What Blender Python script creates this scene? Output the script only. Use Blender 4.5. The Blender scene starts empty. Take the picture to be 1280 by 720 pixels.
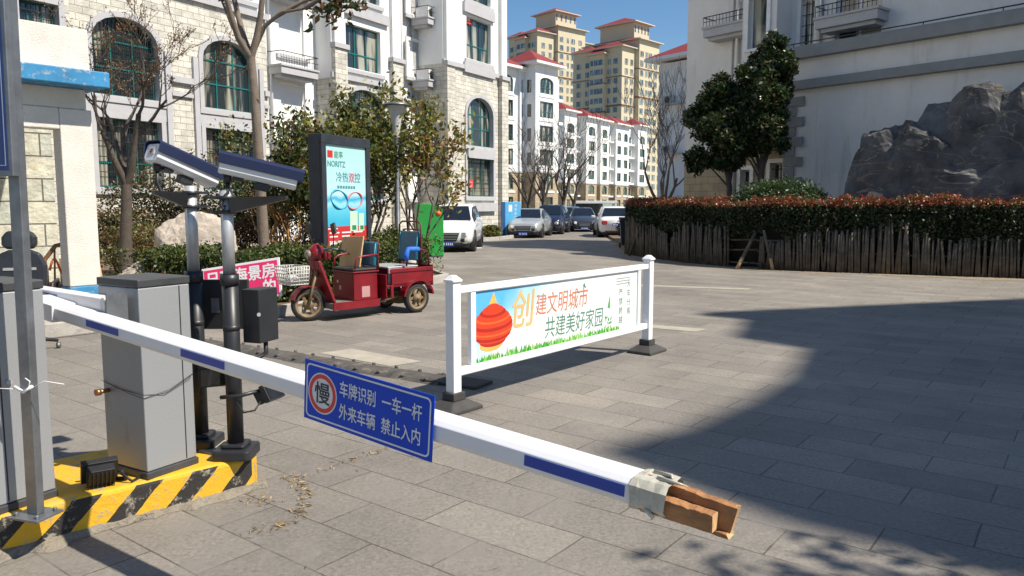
import bpy, bmesh, math, random
import numpy as np
from mathutils import Vector, Matrix, noise as mnoise
from mathutils.geometry import tessellate_polygon

sc = bpy.context.scene
C = sc.collection
R = math.radians

# ------------------------------------------------------------------ camera
cam = bpy.data.cameras.new('camera')
camo = bpy.data.objects.new('camera', cam); C.objects.link(camo)
camo.location = (0, 0, 1.65)
camo.rotation_euler = (R(90 - 6.18), 0, 0)
cam.sensor_width = 36; cam.lens = 27.0
cam.clip_start = 0.05; cam.clip_end = 3000
sc.camera = camo

# ------------------------------------------------------------------ light
SUN_EL = 51
SUN_AZ = math.atan2(0.927, -0.375)           # from +Y towards +X
w = bpy.data.worlds.new('World'); sc.world = w; w.use_nodes = True
nt = w.node_tree
sky = nt.nodes.new('ShaderNodeTexSky'); sky.sky_type = 'NISHITA'; sky.sun_disc = False
sky.sun_elevation = R(SUN_EL); sky.sun_rotation = SUN_AZ
sky.air_density = 1.0; sky.dust_density = 0.25; sky.ozone_density = 2.5
bg = nt.nodes['Background']; bg.inputs[1].default_value = 0.085
hs = nt.nodes.new('ShaderNodeHueSaturation'); hs.inputs['Saturation'].default_value = 1.2
nt.links.new(sky.outputs[0], hs.inputs['Color']); nt.links.new(hs.outputs[0], bg.inputs[0])
sl = bpy.data.lights.new('sun', 'SUN'); sl.energy = 5.0; sl.angle = R(0.7); sl.color = (1, 0.92, 0.80)
so = bpy.data.objects.new('sun', sl); C.objects.link(so)
to_sun = Vector((math.sin(SUN_AZ)*math.cos(R(SUN_EL)), math.cos(SUN_AZ)*math.cos(R(SUN_EL)), math.sin(R(SUN_EL))))
so.rotation_euler = to_sun.to_track_quat('Z', 'Y').to_euler()
so.location = (20, -10, 30)
sc.view_settings.view_transform = 'Standard'; sc.view_settings.look = 'None'
sc.view_settings.gamma = 1; sc.view_settings.use_curve_mapping = False
sc.view_settings.exposure = 0.58

# ------------------------------------------------------------------ helpers
class MB:
    def __init__(s): s.v = []; s.f = []; s.m = []; s.s = []; s.X = None
    def add(s, vs, fs, mi=0, sm=False):
        b = len(s.v)
        for p in vs:
            p = Vector(p)
            s.v.append(tuple(s.X @ p) if s.X is not None else tuple(p))
        for f in fs:
            s.f.append(tuple(i+b for i in f)); s.m.append(mi); s.s.append(sm)
        return s
    def bb(s, x0, y0, z0, x1, y1, z1, mi=0):
        return s.add([(x0,y0,z0),(x1,y0,z0),(x1,y1,z0),(x0,y1,z0),(x0,y0,z1),(x1,y0,z1),(x1,y1,z1),(x0,y1,z1)],
              [(0,3,2,1),(4,5,6,7),(0,1,5,4),(1,2,6,5),(2,3,7,6),(3,0,4,7)], mi)
    def box(s, c, d, mi=0, M=None):
        vs = [Vector((sx*d[0]/2, sy*d[1]/2, sz*d[2]/2)) for sz in (-1,1) for sx,sy in ((-1,-1),(1,-1),(1,1),(-1,1))]
        if M is not None: vs = [M @ q for q in vs]
        c = Vector(c)
        return s.add([q+c for q in vs], [(0,3,2,1),(4,5,6,7),(0,1,5,4),(1,2,6,5),(2,3,7,6),(3,0,4,7)], mi)
    def cyl(s, p0, p1, r0, r1=None, n=12, mi=0, caps=True, sm=True):
        return s.tube([p0, p1], [r0, r0 if r1 is None else r1], n, mi, caps, sm)
    def tube(s, pts, r, n=6, mi=0, caps=True, sm=True):
        pts = [Vector(p) for p in pts]
        if not isinstance(r, (list, tuple)): r = [r]*len(pts)
        vs = []; a = None
        for i, p in enumerate(pts):
            t = (pts[min(i+1, len(pts)-1)] - pts[max(i-1, 0)])
            if t.length < 1e-9: t = Vector((0,0,1))
            t.normalize()
            if a is None:
                a = t.cross(Vector((0,0,1)))
                if a.length < 0.1: a = t.cross(Vector((0,1,0)))
            a = (a - t*a.dot(t)); a.normalize(); b = t.cross(a)
            for k in range(n):
                q = 2*math.pi*k/n
                vs.append(p + (a*math.cos(q)+b*math.sin(q))*r[i])
        fs = []
        for i in range(len(pts)-1):
            for k in range(n):
                k2 = (k+1) % n
                fs.append((i*n+k, i*n+k2, (i+1)*n+k2, (i+1)*n+k))
        s.add(vs, fs, mi, sm)
        if caps:
            b = len(s.v) - len(vs)
            for st, rev in ((0, True), ((len(pts)-1)*n, False)):
                idx = [b+st+k for k in range(n)]
                s.f.append(tuple(reversed(idx)) if rev else tuple(idx)); s.m.append(mi); s.s.append(False)
        return s
    def prism(s, poly, y0, y1, mi=0, fn=None):
        """polygon in x,z extruded along y (fn maps (x,y,z) if given)"""
        n = len(poly)
        fn = fn or (lambda x, y, z: (x, y, z))
        vs = [fn(a, y0, b) for a, b in poly] + [fn(a, y1, b) for a, b in poly]
        fs = [tuple(range(n)), tuple(range(2*n-1, n-1, -1))] + [(i, i+n, (i+1) % n+n, (i+1) % n) for i in range(n)]
        return s.add(vs, fs, mi)
    def slab(s, poly, z0, z1, mi=0):
        return s.prism(poly, z0, z1, mi, lambda a, z, b: (a, b, z))
    def quad(s, a, b, c, d, mi=0): return s.add([a,b,c,d], [(0,1,2,3)], mi)
    def lathe(s, prof, c=(0,0,0), n=24, mi=0, sm=True, caps=True):
        vs = []; fs = []
        for r, z in prof:
            for k in range(n):
                q = 2*math.pi*k/n; vs.append((c[0]+r*math.cos(q), c[1]+r*math.sin(q), c[2]+z))
        for i in range(len(prof)-1):
            for k in range(n):
                k2 = (k+1) % n; fs.append((i*n+k, i*n+k2, (i+1)*n+k2, (i+1)*n+k))
        if caps: fs.append(tuple(range(n-1,-1,-1))); fs.append(tuple((len(prof)-1)*n+k for k in range(n)))
        return s.add(vs, fs, mi, sm)
    def build(s, name, mats, parent=None, bevel=0, seg=2, recalc=True, loc=None, rot=None):
        if not isinstance(mats, (list, tuple)): mats = [mats]
        me = bpy.data.meshes.new(name)
        me.from_pydata(s.v, [], s.f)
        me.polygons.foreach_set('material_index', s.m)
        me.polygons.foreach_set('use_smooth', s.s)
        for m in mats: me.materials.append(m)
        if recalc:
            bm = bmesh.new(); bm.from_mesh(me)
            bmesh.ops.recalc_face_normals(bm, faces=bm.faces); bm.to_mesh(me); bm.free()
        me.update()
        o = bpy.data.objects.new(name, me); C.objects.link(o)
        if parent is not None: o.parent = parent
        if loc is not None: o.location = loc
        if rot is not None: o.rotation_euler = rot
        if bevel:
            b = o.modifiers.new('bevel', 'BEVEL'); b.width = bevel; b.segments = seg; b.limit_method = 'ANGLE'; b.angle_limit = R(40)
        return o

def tag(o, label=None, cat=None, group=None, kind=None):
    if label: o['label'] = label
    if cat: o['category'] = cat
    if group: o['group'] = group
    if kind: o['kind'] = kind
    return o
def thing(name, label, cat, loc=(0,0,0), rz=0, group=None):
    o = bpy.data.objects.new(name, None); C.objects.link(o)
    o.location = loc; o.rotation_euler = (0,0,rz); o.empty_display_size = 0.2
    return tag(o, label, cat, group)
def link_copy(o, parent=None):
    c = o.copy(); C.objects.link(c)
    if parent is not None: c.parent = parent
    for ch in list(o.children): link_copy(ch, c)
    return c

# ------------------------------------------------------------------ materials
MC = {}
def M(name, col, rough=0.6, metal=0.0, var=0.12, scale=3.0, bump=0.0, bscale=60.0, spec=0.5, coat=0.0, dirt=None, dscale=1.2, dcov=0.55, trans=0.0, dstretch=None):
    if name in MC: return MC[name]
    m = bpy.data.materials.new(name); m.use_nodes = True; n = m.node_tree.nodes; L = m.node_tree.links
    p = n['Principled BSDF']
    p.inputs['Roughness'].default_value = rough; p.inputs['Metallic'].default_value = metal
    p.inputs['Specular IOR Level'].default_value = spec
    if coat: p.inputs['Coat Weight'].default_value = coat; p.inputs['Coat Roughness'].default_value = 0.05
    tc = n.new('ShaderNodeTexCoord')
    nz = n.new('ShaderNodeTexNoise'); nz.inputs['Scale'].default_value = scale; nz.inputs['Detail'].default_value = 8; nz.inputs['Roughness'].default_value = 0.65
    L.new(tc.outputs['Object'], nz.inputs['Vector'])
    mr = n.new('ShaderNodeMapRange'); mr.inputs['From Min'].default_value = 0.3; mr.inputs['From Max'].default_value = 0.7
    mr.inputs['To Min'].default_value = 1-var; mr.inputs['To Max'].default_value = 1+var
    L.new(nz.outputs['Fac'], mr.inputs['Value'])
    mx = n.new('ShaderNodeMix'); mx.data_type = 'RGBA'; mx.blend_type = 'MULTIPLY'; mx.inputs['Factor'].default_value = 1
    mx.inputs['A'].default_value = (*col, 1); L.new(mr.outputs[0], mx.inputs['B'])
    last = mx.outputs['Result']
    if dirt:
        n2 = n.new('ShaderNodeTexNoise'); n2.inputs['Scale'].default_value = dscale; n2.inputs['Detail'].default_value = 10; n2.inputs['Roughness'].default_value = 0.75
        if dstretch:
            mpd = n.new('ShaderNodeMapping'); mpd.inputs['Scale'].default_value = dstretch; L.new(tc.outputs['Object'], mpd.inputs[0]); L.new(mpd.outputs[0], n2.inputs['Vector'])
        else: L.new(tc.outputs['Object'], n2.inputs['Vector'])
        r2 = n.new('ShaderNodeMapRange'); r2.inputs['From Min'].default_value = dcov; r2.inputs['From Max'].default_value = dcov+0.14
        L.new(n2.outputs['Fac'], r2.inputs['Value'])
        m2 = n.new('ShaderNodeMix'); m2.data_type = 'RGBA'; L.new(r2.outputs[0], m2.inputs['Factor'])
        L.new(last, m2.inputs['A']); m2.inputs['B'].default_value = (*dirt, 1); last = m2.outputs['Result']
    L.new(last, p.inputs['Base Color'])
    if bump:
        n3 = n.new('ShaderNodeTexNoise'); n3.inputs['Scale'].default_value = bscale; n3.inputs['Detail'].default_value = 6
        L.new(tc.outputs['Object'], n3.inputs['Vector'])
        b = n.new('ShaderNodeBump'); b.inputs['Strength'].default_value = bump; b.inputs['Distance'].default_value = 0.02
        L.new(n3.outputs['Fac'], b.inputs['Height']); L.new(b.outputs[0], p.inputs['Normal'])
    if trans:
        tr = n.new('ShaderNodeBsdfTranslucent'); L.new(last, tr.inputs['Color'])
        ms = n.new('ShaderNodeMixShader'); ms.inputs[0].default_value = trans
        L.new(p.outputs[0], ms.inputs[1]); L.new(tr.outputs[0], ms.inputs[2])
        L.new(ms.outputs[0], n['Material Output'].inputs['Surface'])
    MC[name] = m
    return m

def brick_mat(name, c1, c2, mortar, bw, rh, ms=0.012, rot=None, rough=0.85, bump=0.5, facade=True, nscale=1.2, nvar=0.25, fine=0.1, warp=0.0, stain=None, offset=0.5):
    m = bpy.data.materials.new(name); m.use_nodes = True; n = m.node_tree.nodes; L = m.node_tree.links
    p = n['Principled BSDF']; p.inputs['Roughness'].default_value = rough
    tc = n.new('ShaderNodeTexCoord'); vec = tc.outputs['Object']
    if facade:
        se = n.new('ShaderNodeSeparateXYZ'); L.new(vec, se.inputs[0])
        ad = n.new('ShaderNodeMath'); L.new(se.outputs[0], ad.inputs[0]); L.new(se.outputs[1], ad.inputs[1])
        cb = n.new('ShaderNodeCombineXYZ'); L.new(ad.outputs[0], cb.inputs[0]); L.new(se.outputs[2], cb.inputs[1])
        bv = cb.outputs[0]
    else:
        mp = n.new('ShaderNodeMapping'); mp.inputs['Rotation'].default_value = (0,0,rot or 0); L.new(vec, mp.inputs[0]); bv = mp.outputs[0]
    if warp:
        wn = n.new('ShaderNodeTexNoise'); wn.inputs['Scale'].default_value = 1.5; L.new(vec, wn.inputs['Vector'])
        wm = n.new('ShaderNodeVectorMath'); wm.operation = 'SCALE'; wm.inputs['Scale'].default_value = warp; L.new(wn.outputs['Color'], wm.inputs[0])
        wa = n.new('ShaderNodeVectorMath'); L.new(bv, wa.inputs[0]); L.new(wm.outputs[0], wa.inputs[1]); bv = wa.outputs[0]
    br = n.new('ShaderNodeTexBrick'); L.new(bv, br.inputs['Vector'])
    br.offset = offset
    br.inputs['Color1'].default_value = (*c1,1); br.inputs['Color2'].default_value = (*c2,1); br.inputs['Mortar'].default_value = (*mortar,1)
    br.inputs['Scale'].default_value = 1; br.inputs['Brick Width'].default_value = bw; br.inputs['Row Height'].default_value = rh
    br.inputs['Mortar Size'].default_value = ms; br.inputs['Mortar Smooth'].default_value = 0.3; br.inputs['Bias'].default_value = 0
    last = br.outputs['Color']
    for sc_, va in ((nscale, nvar), (45, fine)):
        nz = n.new('ShaderNodeTexNoise'); nz.inputs['Scale'].default_value = sc_; nz.inputs['Detail'].default_value = 8; nz.inputs['Roughness'].default_value = 0.7
        L.new(vec, nz.inputs['Vector'])
        mr = n.new('ShaderNodeMapRange'); mr.inputs['From Min'].default_value = 0.3; mr.inputs['From Max'].default_value = 0.7
        mr.inputs['To Min'].default_value = 1-va; mr.inputs['To Max'].default_value = 1+va; L.new(nz.outputs['Fac'], mr.inputs['Value'])
        mx = n.new('ShaderNodeMix'); mx.data_type = 'RGBA'; mx.blend_type = 'MULTIPLY'; mx.inputs['Factor'].default_value = 1
        L.new(last, mx.inputs['A']); L.new(mr.outputs[0], mx.inputs['B']); last = mx.outputs['Result']
    for col, sc_, lo, hi, amt in (stain or []):
        nz = n.new('ShaderNodeTexNoise'); nz.inputs['Scale'].default_value = sc_; nz.inputs['Detail'].default_value = 9; nz.inputs['Roughness'].default_value = 0.7
        L.new(vec, nz.inputs['Vector'])
        mr = n.new('ShaderNodeMapRange'); mr.inputs['From Min'].default_value = lo; mr.inputs['From Max'].default_value = hi; mr.inputs['To Max'].default_value = amt
        L.new(nz.outputs['Fac'], mr.inputs['Value'])
        mx = n.new('ShaderNodeMix'); mx.data_type = 'RGBA'; L.new(mr.outputs[0], mx.inputs['Factor']); L.new(last, mx.inputs['A']); mx.inputs['B'].default_value = (*col,1)
        last = mx.outputs['Result']
    L.new(last, p.inputs['Base Color'])
    n3 = n.new('ShaderNodeTexNoise'); n3.inputs['Scale'].default_value = 14; n3.inputs['Detail'].default_value = 8; L.new(vec, n3.inputs['Vector'])
    sb = n.new('ShaderNodeMath'); sb.operation = 'SUBTRACT'; L.new(n3.outputs['Fac'], sb.inputs[0]); L.new(br.outputs['Fac'], sb.inputs[1])
    b = n.new('ShaderNodeBump'); b.inputs['Strength'].default_value = bump; b.inputs['Distance'].default_value = 0.03
    L.new(sb.outputs[0], b.inputs['Height']); L.new(b.outputs[0], p.inputs['Normal'])
    MC[name] = m
    return m

def glass_mat(name, dark, light, share=0.35):
    """window pane: dark room or a pale curtain behind glossy glass, differing from pane to pane"""
    m = bpy.data.materials.new(name); m.use_nodes = True; n = m.node_tree.nodes; L = m.node_tree.links
    p = n['Principled BSDF']; p.inputs['Roughness'].default_value = 0.06; p.inputs['Specular IOR Level'].default_value = 0.75
    oi = n.new('ShaderNodeObjectInfo'); tc = n.new('ShaderNodeTexCoord')
    ad = n.new('ShaderNodeVectorMath'); sca = n.new('ShaderNodeVectorMath'); sca.operation = 'MULTIPLY'; sca.inputs[1].default_value = (2.2, 2.2, 0.25)
    L.new(tc.outputs['Object'], sca.inputs[0])
    cb = n.new('ShaderNodeCombineXYZ'); mu = n.new('ShaderNodeMath'); mu.operation = 'MULTIPLY'; mu.inputs[1].default_value = 57; L.new(oi.outputs['Random'], mu.inputs[0])
    L.new(mu.outputs[0], cb.inputs[0]); L.new(sca.outputs[0], ad.inputs[0]); L.new(cb.outputs[0], ad.inputs[1])
    nz = n.new('ShaderNodeTexNoise'); nz.inputs['Scale'].default_value = 1.0; nz.inputs['Detail'].default_value = 3; L.new(ad.outputs[0], nz.inputs['Vector'])
    mr = n.new('ShaderNodeMapRange'); mr.inputs['From Min'].default_value = 0.62-share*0.35; mr.inputs['From Max'].default_value = 0.72-share*0.35; L.new(nz.outputs['Fac'], mr.inputs['Value'])
    mx = n.new('ShaderNodeMix'); mx.data_type = 'RGBA'; L.new(mr.outputs[0], mx.inputs['Factor']); mx.inputs['A'].default_value = (*dark,1); mx.inputs['B'].default_value = (*light,1)
    L.new(mx.outputs['Result'], p.inputs['Base Color'])
    MC[name] = m
    return m

white_wall = M('white_render', (0.74,0.74,0.72), 0.85, var=0.05, scale=0.7, dirt=(0.58,0.57,0.53), dscale=1.2, dcov=0.57, dstretch=(1,1,.12), bump=0.15, bscale=90)
shade_wall = M('pale_roughcast', (0.70,0.68,0.65), 0.9, var=0.07, scale=1.2, dirt=(0.52,0.50,0.46), dscale=1.6, dcov=0.54, dstretch=(1,1,.12), bump=0.5, bscale=55)
trim = M('grey_trim', (0.42,0.42,0.43), 0.8, var=0.08, dirt=(0.28,0.27,0.26), dscale=1.5, dcov=0.6)
trim_dark = M('dark_grey_trim', (0.24,0.25,0.25), 0.8, var=0.1)
stone = brick_mat('cream_stone', (0.62,0.59,0.51), (0.46,0.445,0.39), (0.30,0.275,0.23), 0.46, 0.21, 0.010, nscale=2.2, nvar=0.28, bump=0.6)
stone2 = brick_mat('tan_stone', (0.44,0.35,0.22), (0.34,0.28,0.20), (0.22,0.18,0.13), 0.55, 0.27, 0.012, nscale=2.0, nvar=0.25, bump=0.5)
stone_big = brick_mat('split_face_stone', (0.52,0.50,0.40), (0.40,0.42,0.36), (0.12,0.11,0.10), 0.62, 0.34, 0.012, nscale=4, nvar=0.35, bump=0.7, stain=[((0.55,0.40,0.20), 2.5, 0.56, 0.7, 0.7)])
teal = M('teal_frame', (0.01,0.135,0.125), 0.4, var=0.1)
white_pvc = M('white_frame', (0.7,0.7,0.7), 0.4)
iron = M('black_iron', (0.018,0.018,0.02), 0.5)
glass = glass_mat('window_glass', (0.018,0.026,0.028), (0.34,0.33,0.26), 0.30)
glass_far = glass_mat('far_window_glass', (0.05,0.085,0.11), (0.30,0.34,0.36), 0.3)
red_tile = M('red_tile', (0.21,0.03,0.026), 0.7, var=0.2, scale=2)
tower_wall = M('ochre_render', (0.54,0.48,0.34), 0.85, var=0.06, scale=0.2)
tower_trim = M('brown_trim', (0.17,0.09,0.06), 0.8)
concrete = M('concrete', (0.36,0.34,0.31), 0.9, var=0.18, scale=4, bump=0.4, dirt=(0.2,0.185,0.165), dscale=2.5, dcov=0.55)
soil = M('garden_soil', (0.13,0.085,0.05), 0.95, var=0.35, scale=3, bump=0.9, bscale=25, dirt=(0.21,0.15,0.08), dscale=4, dcov=0.52)
bark = M('bark', (0.085,0.068,0.054), 0.9, var=0.3, scale=9, bump=0.6, bscale=40)
bark_pale = M('pale_bark', (0.17,0.135,0.105), 0.9, var=0.25, scale=7, bump=0.5, bscale=40)
bark_orange = M('orange_wrap_bark', (0.42,0.22,0.07), 0.85, var=0.2, scale=8)
def leafm(name, col, tr=0.25, rough=0.45): return M(name, col, rough, var=0.25, scale=2.0, trans=tr, spec=0.4)
lf_dark = leafm('leaf_dark', (0.022,0.042,0.014)); lf_mid = leafm('leaf_mid', (0.055,0.085,0.02),.3); lf_lite = leafm('leaf_light', (0.20,0.205,0.04),.35)  # leaf_light brightened so its colour carries golden backlight
lf_yel = leafm('leaf_yellow', (0.23,0.17,0.035)); lf_brn = leafm('leaf_brown', (0.15,0.075,0.03)); lf_red = leafm('leaf_red', (0.23,0.045,0.025)); lf_org = leafm('leaf_orange', (0.26,0.11,0.03))
lf_jun = leafm('leaf_juniper', (0.05,0.095,0.03)); lf_dry = leafm('leaf_dry', (0.22,0.15,0.07))
lf_mag = leafm('leaf_magnolia', (0.03,0.045,0.014), 0.1, 0.28)
tyre = M('tyre_rubber', (0.02,0.02,0.02), 0.85, var=0.3, scale=10, dirt=(0.09,0.075,0.06), dscale=6, dcov=0.55)
rimm = M('alloy', (0.45,0.45,0.46), 0.35, 0.8)
car_glass = M('car_glass', (0.012,0.015,0.02), 0.05, spec=0.8, var=0.05)
lamp_clear = M('headlamp', (0.6,0.62,0.65), 0.1, spec=0.8)
lamp_red = M('tail_lamp', (0.35,0.02,0.02), 0.2)
plate_blue = M('plate_blue', (0.02,0.07,0.42), 0.4)
plate_white = M('print_white', (0.75,0.75,0.75), 0.6, var=0.04)
black_pl = M('black_plastic', (0.02,0.02,0.022), 0.5, var=0.2, scale=8)
black_mt = M('black_powder_coat', (0.02,0.021,0.024), 0.42, var=0.25, scale=6, dirt=(0.06,0.055,0.05), dscale=4, dcov=0.62)
steel = M('brushed_steel', (0.50,0.51,0.52), 0.42, 0.45, var=0.12, scale=12)
steel_dk = M('galvanised_grey', (0.20,0.21,0.225), 0.45, 0.7, var=0.25, scale=9, dirt=(0.10,0.075,0.055), dscale=6, dcov=0.62)

# ------------------------------------------------------------------ text
def text_part(body, size, mat, parent, x, y, z, name='lettering', bold=0.0, sx=1.0, shear=0.0, align='LEFT', vertical=False, roll=0):
    """lettering standing in the local x,z plane of its parent, facing -y; bold strokes are thickened by a few shifted layers"""
    cu = bpy.data.curves.new(name, 'FONT'); cu.body = '\n'.join(body) if vertical else body
    cu.size = size; cu.align_x = align; cu.shear = shear; cu.resolution_u = 3
    if vertical: cu.space_line = 1.15
    t = bpy.data.objects.new('tmp', cu); C.objects.link(t)
    dg = bpy.context.evaluated_depsgraph_get(); dg.update()
    me = bpy.data.meshes.new_from_object(t.evaluated_get(dg))
    bpy.data.objects.remove(t); bpy.data.curves.remove(cu)
    V = [v.co.copy() for v in me.vertices]; F = [tuple(q.vertices) for q in me.polygons]; bpy.data.meshes.remove(me)
    sh = [(0,0)] if not bold else [(0,0),(bold*size,0),(-bold*size,0),(0,bold*size*.8),(0,-bold*size*.8)]
    mb = MB()
    for k, (dx, dz) in enumerate(sh): mb.add([((v.x+dx)*sx, -k*0.00012, v.y+dz) for v in V], F)
    if roll: pass
    mb.v = [(a+x, b+y, c+z) for a, b, c in mb.v]
    return mb.build(name, mat, parent, recalc=False)

# ------------------------------------------------------------------ vegetation helpers
def leaves(name, pts, size, mats, weights, parent=None, rs=None, aspect=2.0, flat=0.0, core=None, idx=None):
    rs = rs or np.random.RandomState(1)
    pts = np.asarray(pts, dtype=np.float64); n = len(pts)
    a = rs.normal(size=(n,3)); a[:,2] *= (1-flat); a /= np.linalg.norm(a, axis=1)[:,None]
    b = rs.normal(size=(n,3)); b -= a*np.sum(a*b, axis=1)[:,None]; b /= np.linalg.norm(b, axis=1)[:,None]
    s = size*(0.6+0.8*rs.rand(n))[:,None]
    V = np.stack([pts-a*s/2, pts+b*s/aspect/2, pts+a*s/2, pts-b*s/aspect/2], 1).reshape(-1,3)
    F = np.arange(n*4).reshape(-1,4)
    mi = idx if idx is not None else rs.choice(len(mats), n, p=np.array(weights)/sum(weights))
    me = bpy.data.meshes.new(name)
    nc = 0; cv = []; cf = []
    if core: cv, cf, cm = core
    verts = np.concatenate([V, np.array(cv).reshape(-1,3)]) if core else V
    faces = F.tolist() + ([tuple(i+n*4 for i in f) for f in cf] if core else [])
    me.from_pydata(verts.tolist(), [], faces)
    mm = np.concatenate([mi, np.full(len(cf), len(mats))]) if core else mi
    for m in mats: me.materials.append(m)
    if core: me.materials.append(cm)
    me.polygons.foreach_set('material_index', mm.astype(np.int32)); me.update()
    o = bpy.data.objects.new(name, me); C.objects.link(o)
    if parent is not None: o.parent = parent
    return o

def grow(mb, p, d, ln, r, lvl, rnd, tips, mi=0, bend=0.22, up=0.10, kids=(2,3), ratio=0.72, seg=4, minr=0.004, spread=0.65):
    p = Vector(p); d = Vector(d).normalized(); pts = [p.copy()]; rr = [r]
    for i in range(seg):
        d = (d + Vector((rnd.gauss(0,1), rnd.gauss(0,1), rnd.gauss(0,1)))*bend*0.4 + Vector((0,0,up))).normalized()
        p = p + d*ln/seg; pts.append(p.copy()); rr.append(max(minr, r*(1-0.42*(i+1)/seg)))
    mb.tube(pts, rr, 7 if r > 0.05 else (5 if r > 0.015 else 3), mi, caps=False)
    if lvl <= 0:
        tips += pts[1:]; return
    tips += pts[-1:]
    for k in range(rnd.randint(*kids)):
        j = rnd.randint(seg-1, seg) if k < 2 else rnd.randint(1, seg)
        dd = (pts[j]-pts[j-1]).normalized()
        sd = Vector((rnd.gauss(0,1), rnd.gauss(0,1), rnd.gauss(0,0.6))); sd = (sd - dd*sd.dot(dd))
        if sd.length < 1e-3: continue
        nd = (dd + sd.normalized()*spread*(0.7+0.6*rnd.random())).normalized()
        grow(mb, pts[j], nd, ln*ratio*(0.75+0.5*rnd.random()), max(minr, rr[j]*0.72), lvl-1, rnd, tips, mi, bend, up, kids, ratio, seg, minr, spread)

def bush(name, label, cat, loc, rad, n, size, mats, wts, seed=1, lumps=7, core_mat=None, group=None, aspect=1.9, stems=0, stem_mat=None, zc=None):
    rs = np.random.RandomState(seed)
    t = thing(name, label, cat, loc, 0, group)
    rad = np.array(rad); zc = rad[2] if zc is None else zc
    P = []
    cs = rs.normal(size=(lumps,3)); cs /= np.linalg.norm(cs,axis=1)[:,None]; cs *= 0.62*rs.rand(lumps,1)**0.5
    rl = 0.36+0.2*rs.rand(lumps)
    q = rs.normal(size=(n,3)); q /= np.linalg.norm(q,axis=1)[:,None]
    k = rs.randint(0, lumps, n)
    P = cs[k] + q*(rl[k]*(0.55+0.5*rs.rand(n)))[:,None]
    P = P*rad + np.array([0,0,zc]); P = P[P[:,2] > 0.02]
    leaves('foliage', P, size, mats, wts, t, rs, aspect)
    if stems:
        mb = MB(); rnd = random.Random(seed)
        for i in range(stems):
            j = rnd.randrange(lumps); e = Vector(cs[j]*rad) + Vector((0,0,zc))
            b0 = Vector((rnd.uniform(-.18,.18), rnd.uniform(-.18,.18), 0))
            mid = b0.lerp(e, 0.5) + Vector((rnd.uniform(-.1,.1), rnd.uniform(-.1,.1), 0.15))
            mb.tube([b0, mid, e], [0.035,0.025,0.012], 5)
            for q2 in range(3):
                e2 = e + Vector((rnd.gauss(0,.3)*rad[0], rnd.gauss(0,.3)*rad[1], rnd.uniform(-.1,.35)*rad[2]))
                mb.tube([mid.lerp(e, rnd.random()), e2], [0.012,0.005], 4)
        mb.build('stems', stem_mat or bark, t, recalc=False)
    return t

def rock_blob(dims, seed, sub=5, nplanes=24, amp=0.05, box=1.0, lo=0.66):
    """boulder with fracture planes: a ball cut by random planes, then roughened a little"""
    rs = np.random.RandomState(seed); N_ = rs.normal(size=(nplanes,3)); N_ /= np.linalg.norm(N_,axis=1)[:,None]; D_ = lo+(1-lo)*rs.rand(nplanes)
    bm = bmesh.new(); bmesh.ops.create_icosphere(bm, subdivisions=sub, radius=1); off = Vector((seed*7.3, seed*3.1, seed*1.7))
    V = []
    for v in bm.verts:
        d = v.co.normalized(); dv = N_ @ np.array(d); k = np.where(dv > .05, D_/np.maximum(dv,.05), 9).min(); k = min(k, 1.12)
        k *= 1 + amp*mnoise.noise(d*3.5+off) + amp*.7*mnoise.noise(d*9+off) + amp*.45*mnoise.noise(d*22+off)
        q = d*k; q = Vector([math.copysign(abs(t)**box, t) for t in q]); V.append((q.x*dims[0], q.y*dims[1], q.z*dims[2]))
    F = [tuple(v.index for v in f.verts) for f in bm.faces]; bm.free(); return V, F
def rock(name, label, loc, dims, seed, mat, rz=0, sub=5, rough=0.0):
    V, F = rock_blob(dims, seed, sub, 15, .05, .9, .58); mb = MB(); mb.add(V, F); o = mb.build(name, mat, None, loc=loc, rot=(0,0,rz)); return tag(o, label, 'boulder')

# ================================================================== SETTING
pave = brick_mat('granite_pavers', (0.222,0.200,0.170), (0.165,0.151,0.131), (0.082,0.070,0.055), 0.78, 0.35, 0.0055, rot=R(37.5), facade=False,
                 nscale=0.45, nvar=0.26, fine=0.34, bump=0.3, rough=0.8, warp=0.015,
                 stain=[((0.29,0.265,0.22), 0.5, 0.53, 0.70, 0.5), ((0.11,0.105,0.10), 1.1, 0.57, 0.72, 0.45), ((0.19,0.175,0.155), 1.9, 0.50, 0.60, 0.65), ((0.30,0.235,0.14), 2.6, 0.62, 0.74, 0.45), ((0.06,0.056,0.05), 7.0, 0.67, 0.71, 0.55), ((0.27,0.25,0.215), 4.2, 0.64, 0.68, 0.35)])
mb = MB(); mb.quad((-700,-300,0),(700,-300,0),(700,1300,0),(-700,1300,0)); tag(mb.build('ground', pave), kind='structure')

kerb_m = concrete
mb = MB()
bed = [(-3.55,11.25),(-1.5,16.7),(-1.95,17.9),(-4.0,20.2),(-4.5,27),(-4.0,32.6),(-2.2,34),(-0.7,36.2),(0.0,38.4),(-0.9,41.5),(-3,46),(-24,18),(-14,11.6),(-8,11.5)]
mb.slab(bed, -0.05, 0.10); tag(mb.build('garden_soil', soil), kind='structure')
def kerb(name, pts, wd, z0, z1, mat, close=False):
    m = MB()
    for i in range(len(pts)-1):
        a = Vector((*pts[i],0)); b = Vector((*pts[i+1],0)); t = (b-a).normalized(); nn = Vector((t.y,-t.x,0))
        L_ = (b-a).length; k = max(1, int(L_/0.9))
        for j in range(k):
            p = a+t*(L_*j/k+0.004); q = a+t*(L_*(j+1)/k-0.004)
            vs = [p, q, q+nn*wd, p+nn*wd]
            m.add([(v.x,v.y,z0) for v in vs]+[(v.x,v.y,z1) for v in vs], [(0,3,2,1),(4,5,6,7),(0,1,5,4),(1,2,6,5),(2,3,7,6),(3,0,4,7)])
    return tag(m.build(name, mat, bevel=0.012), kind='structure')
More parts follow.
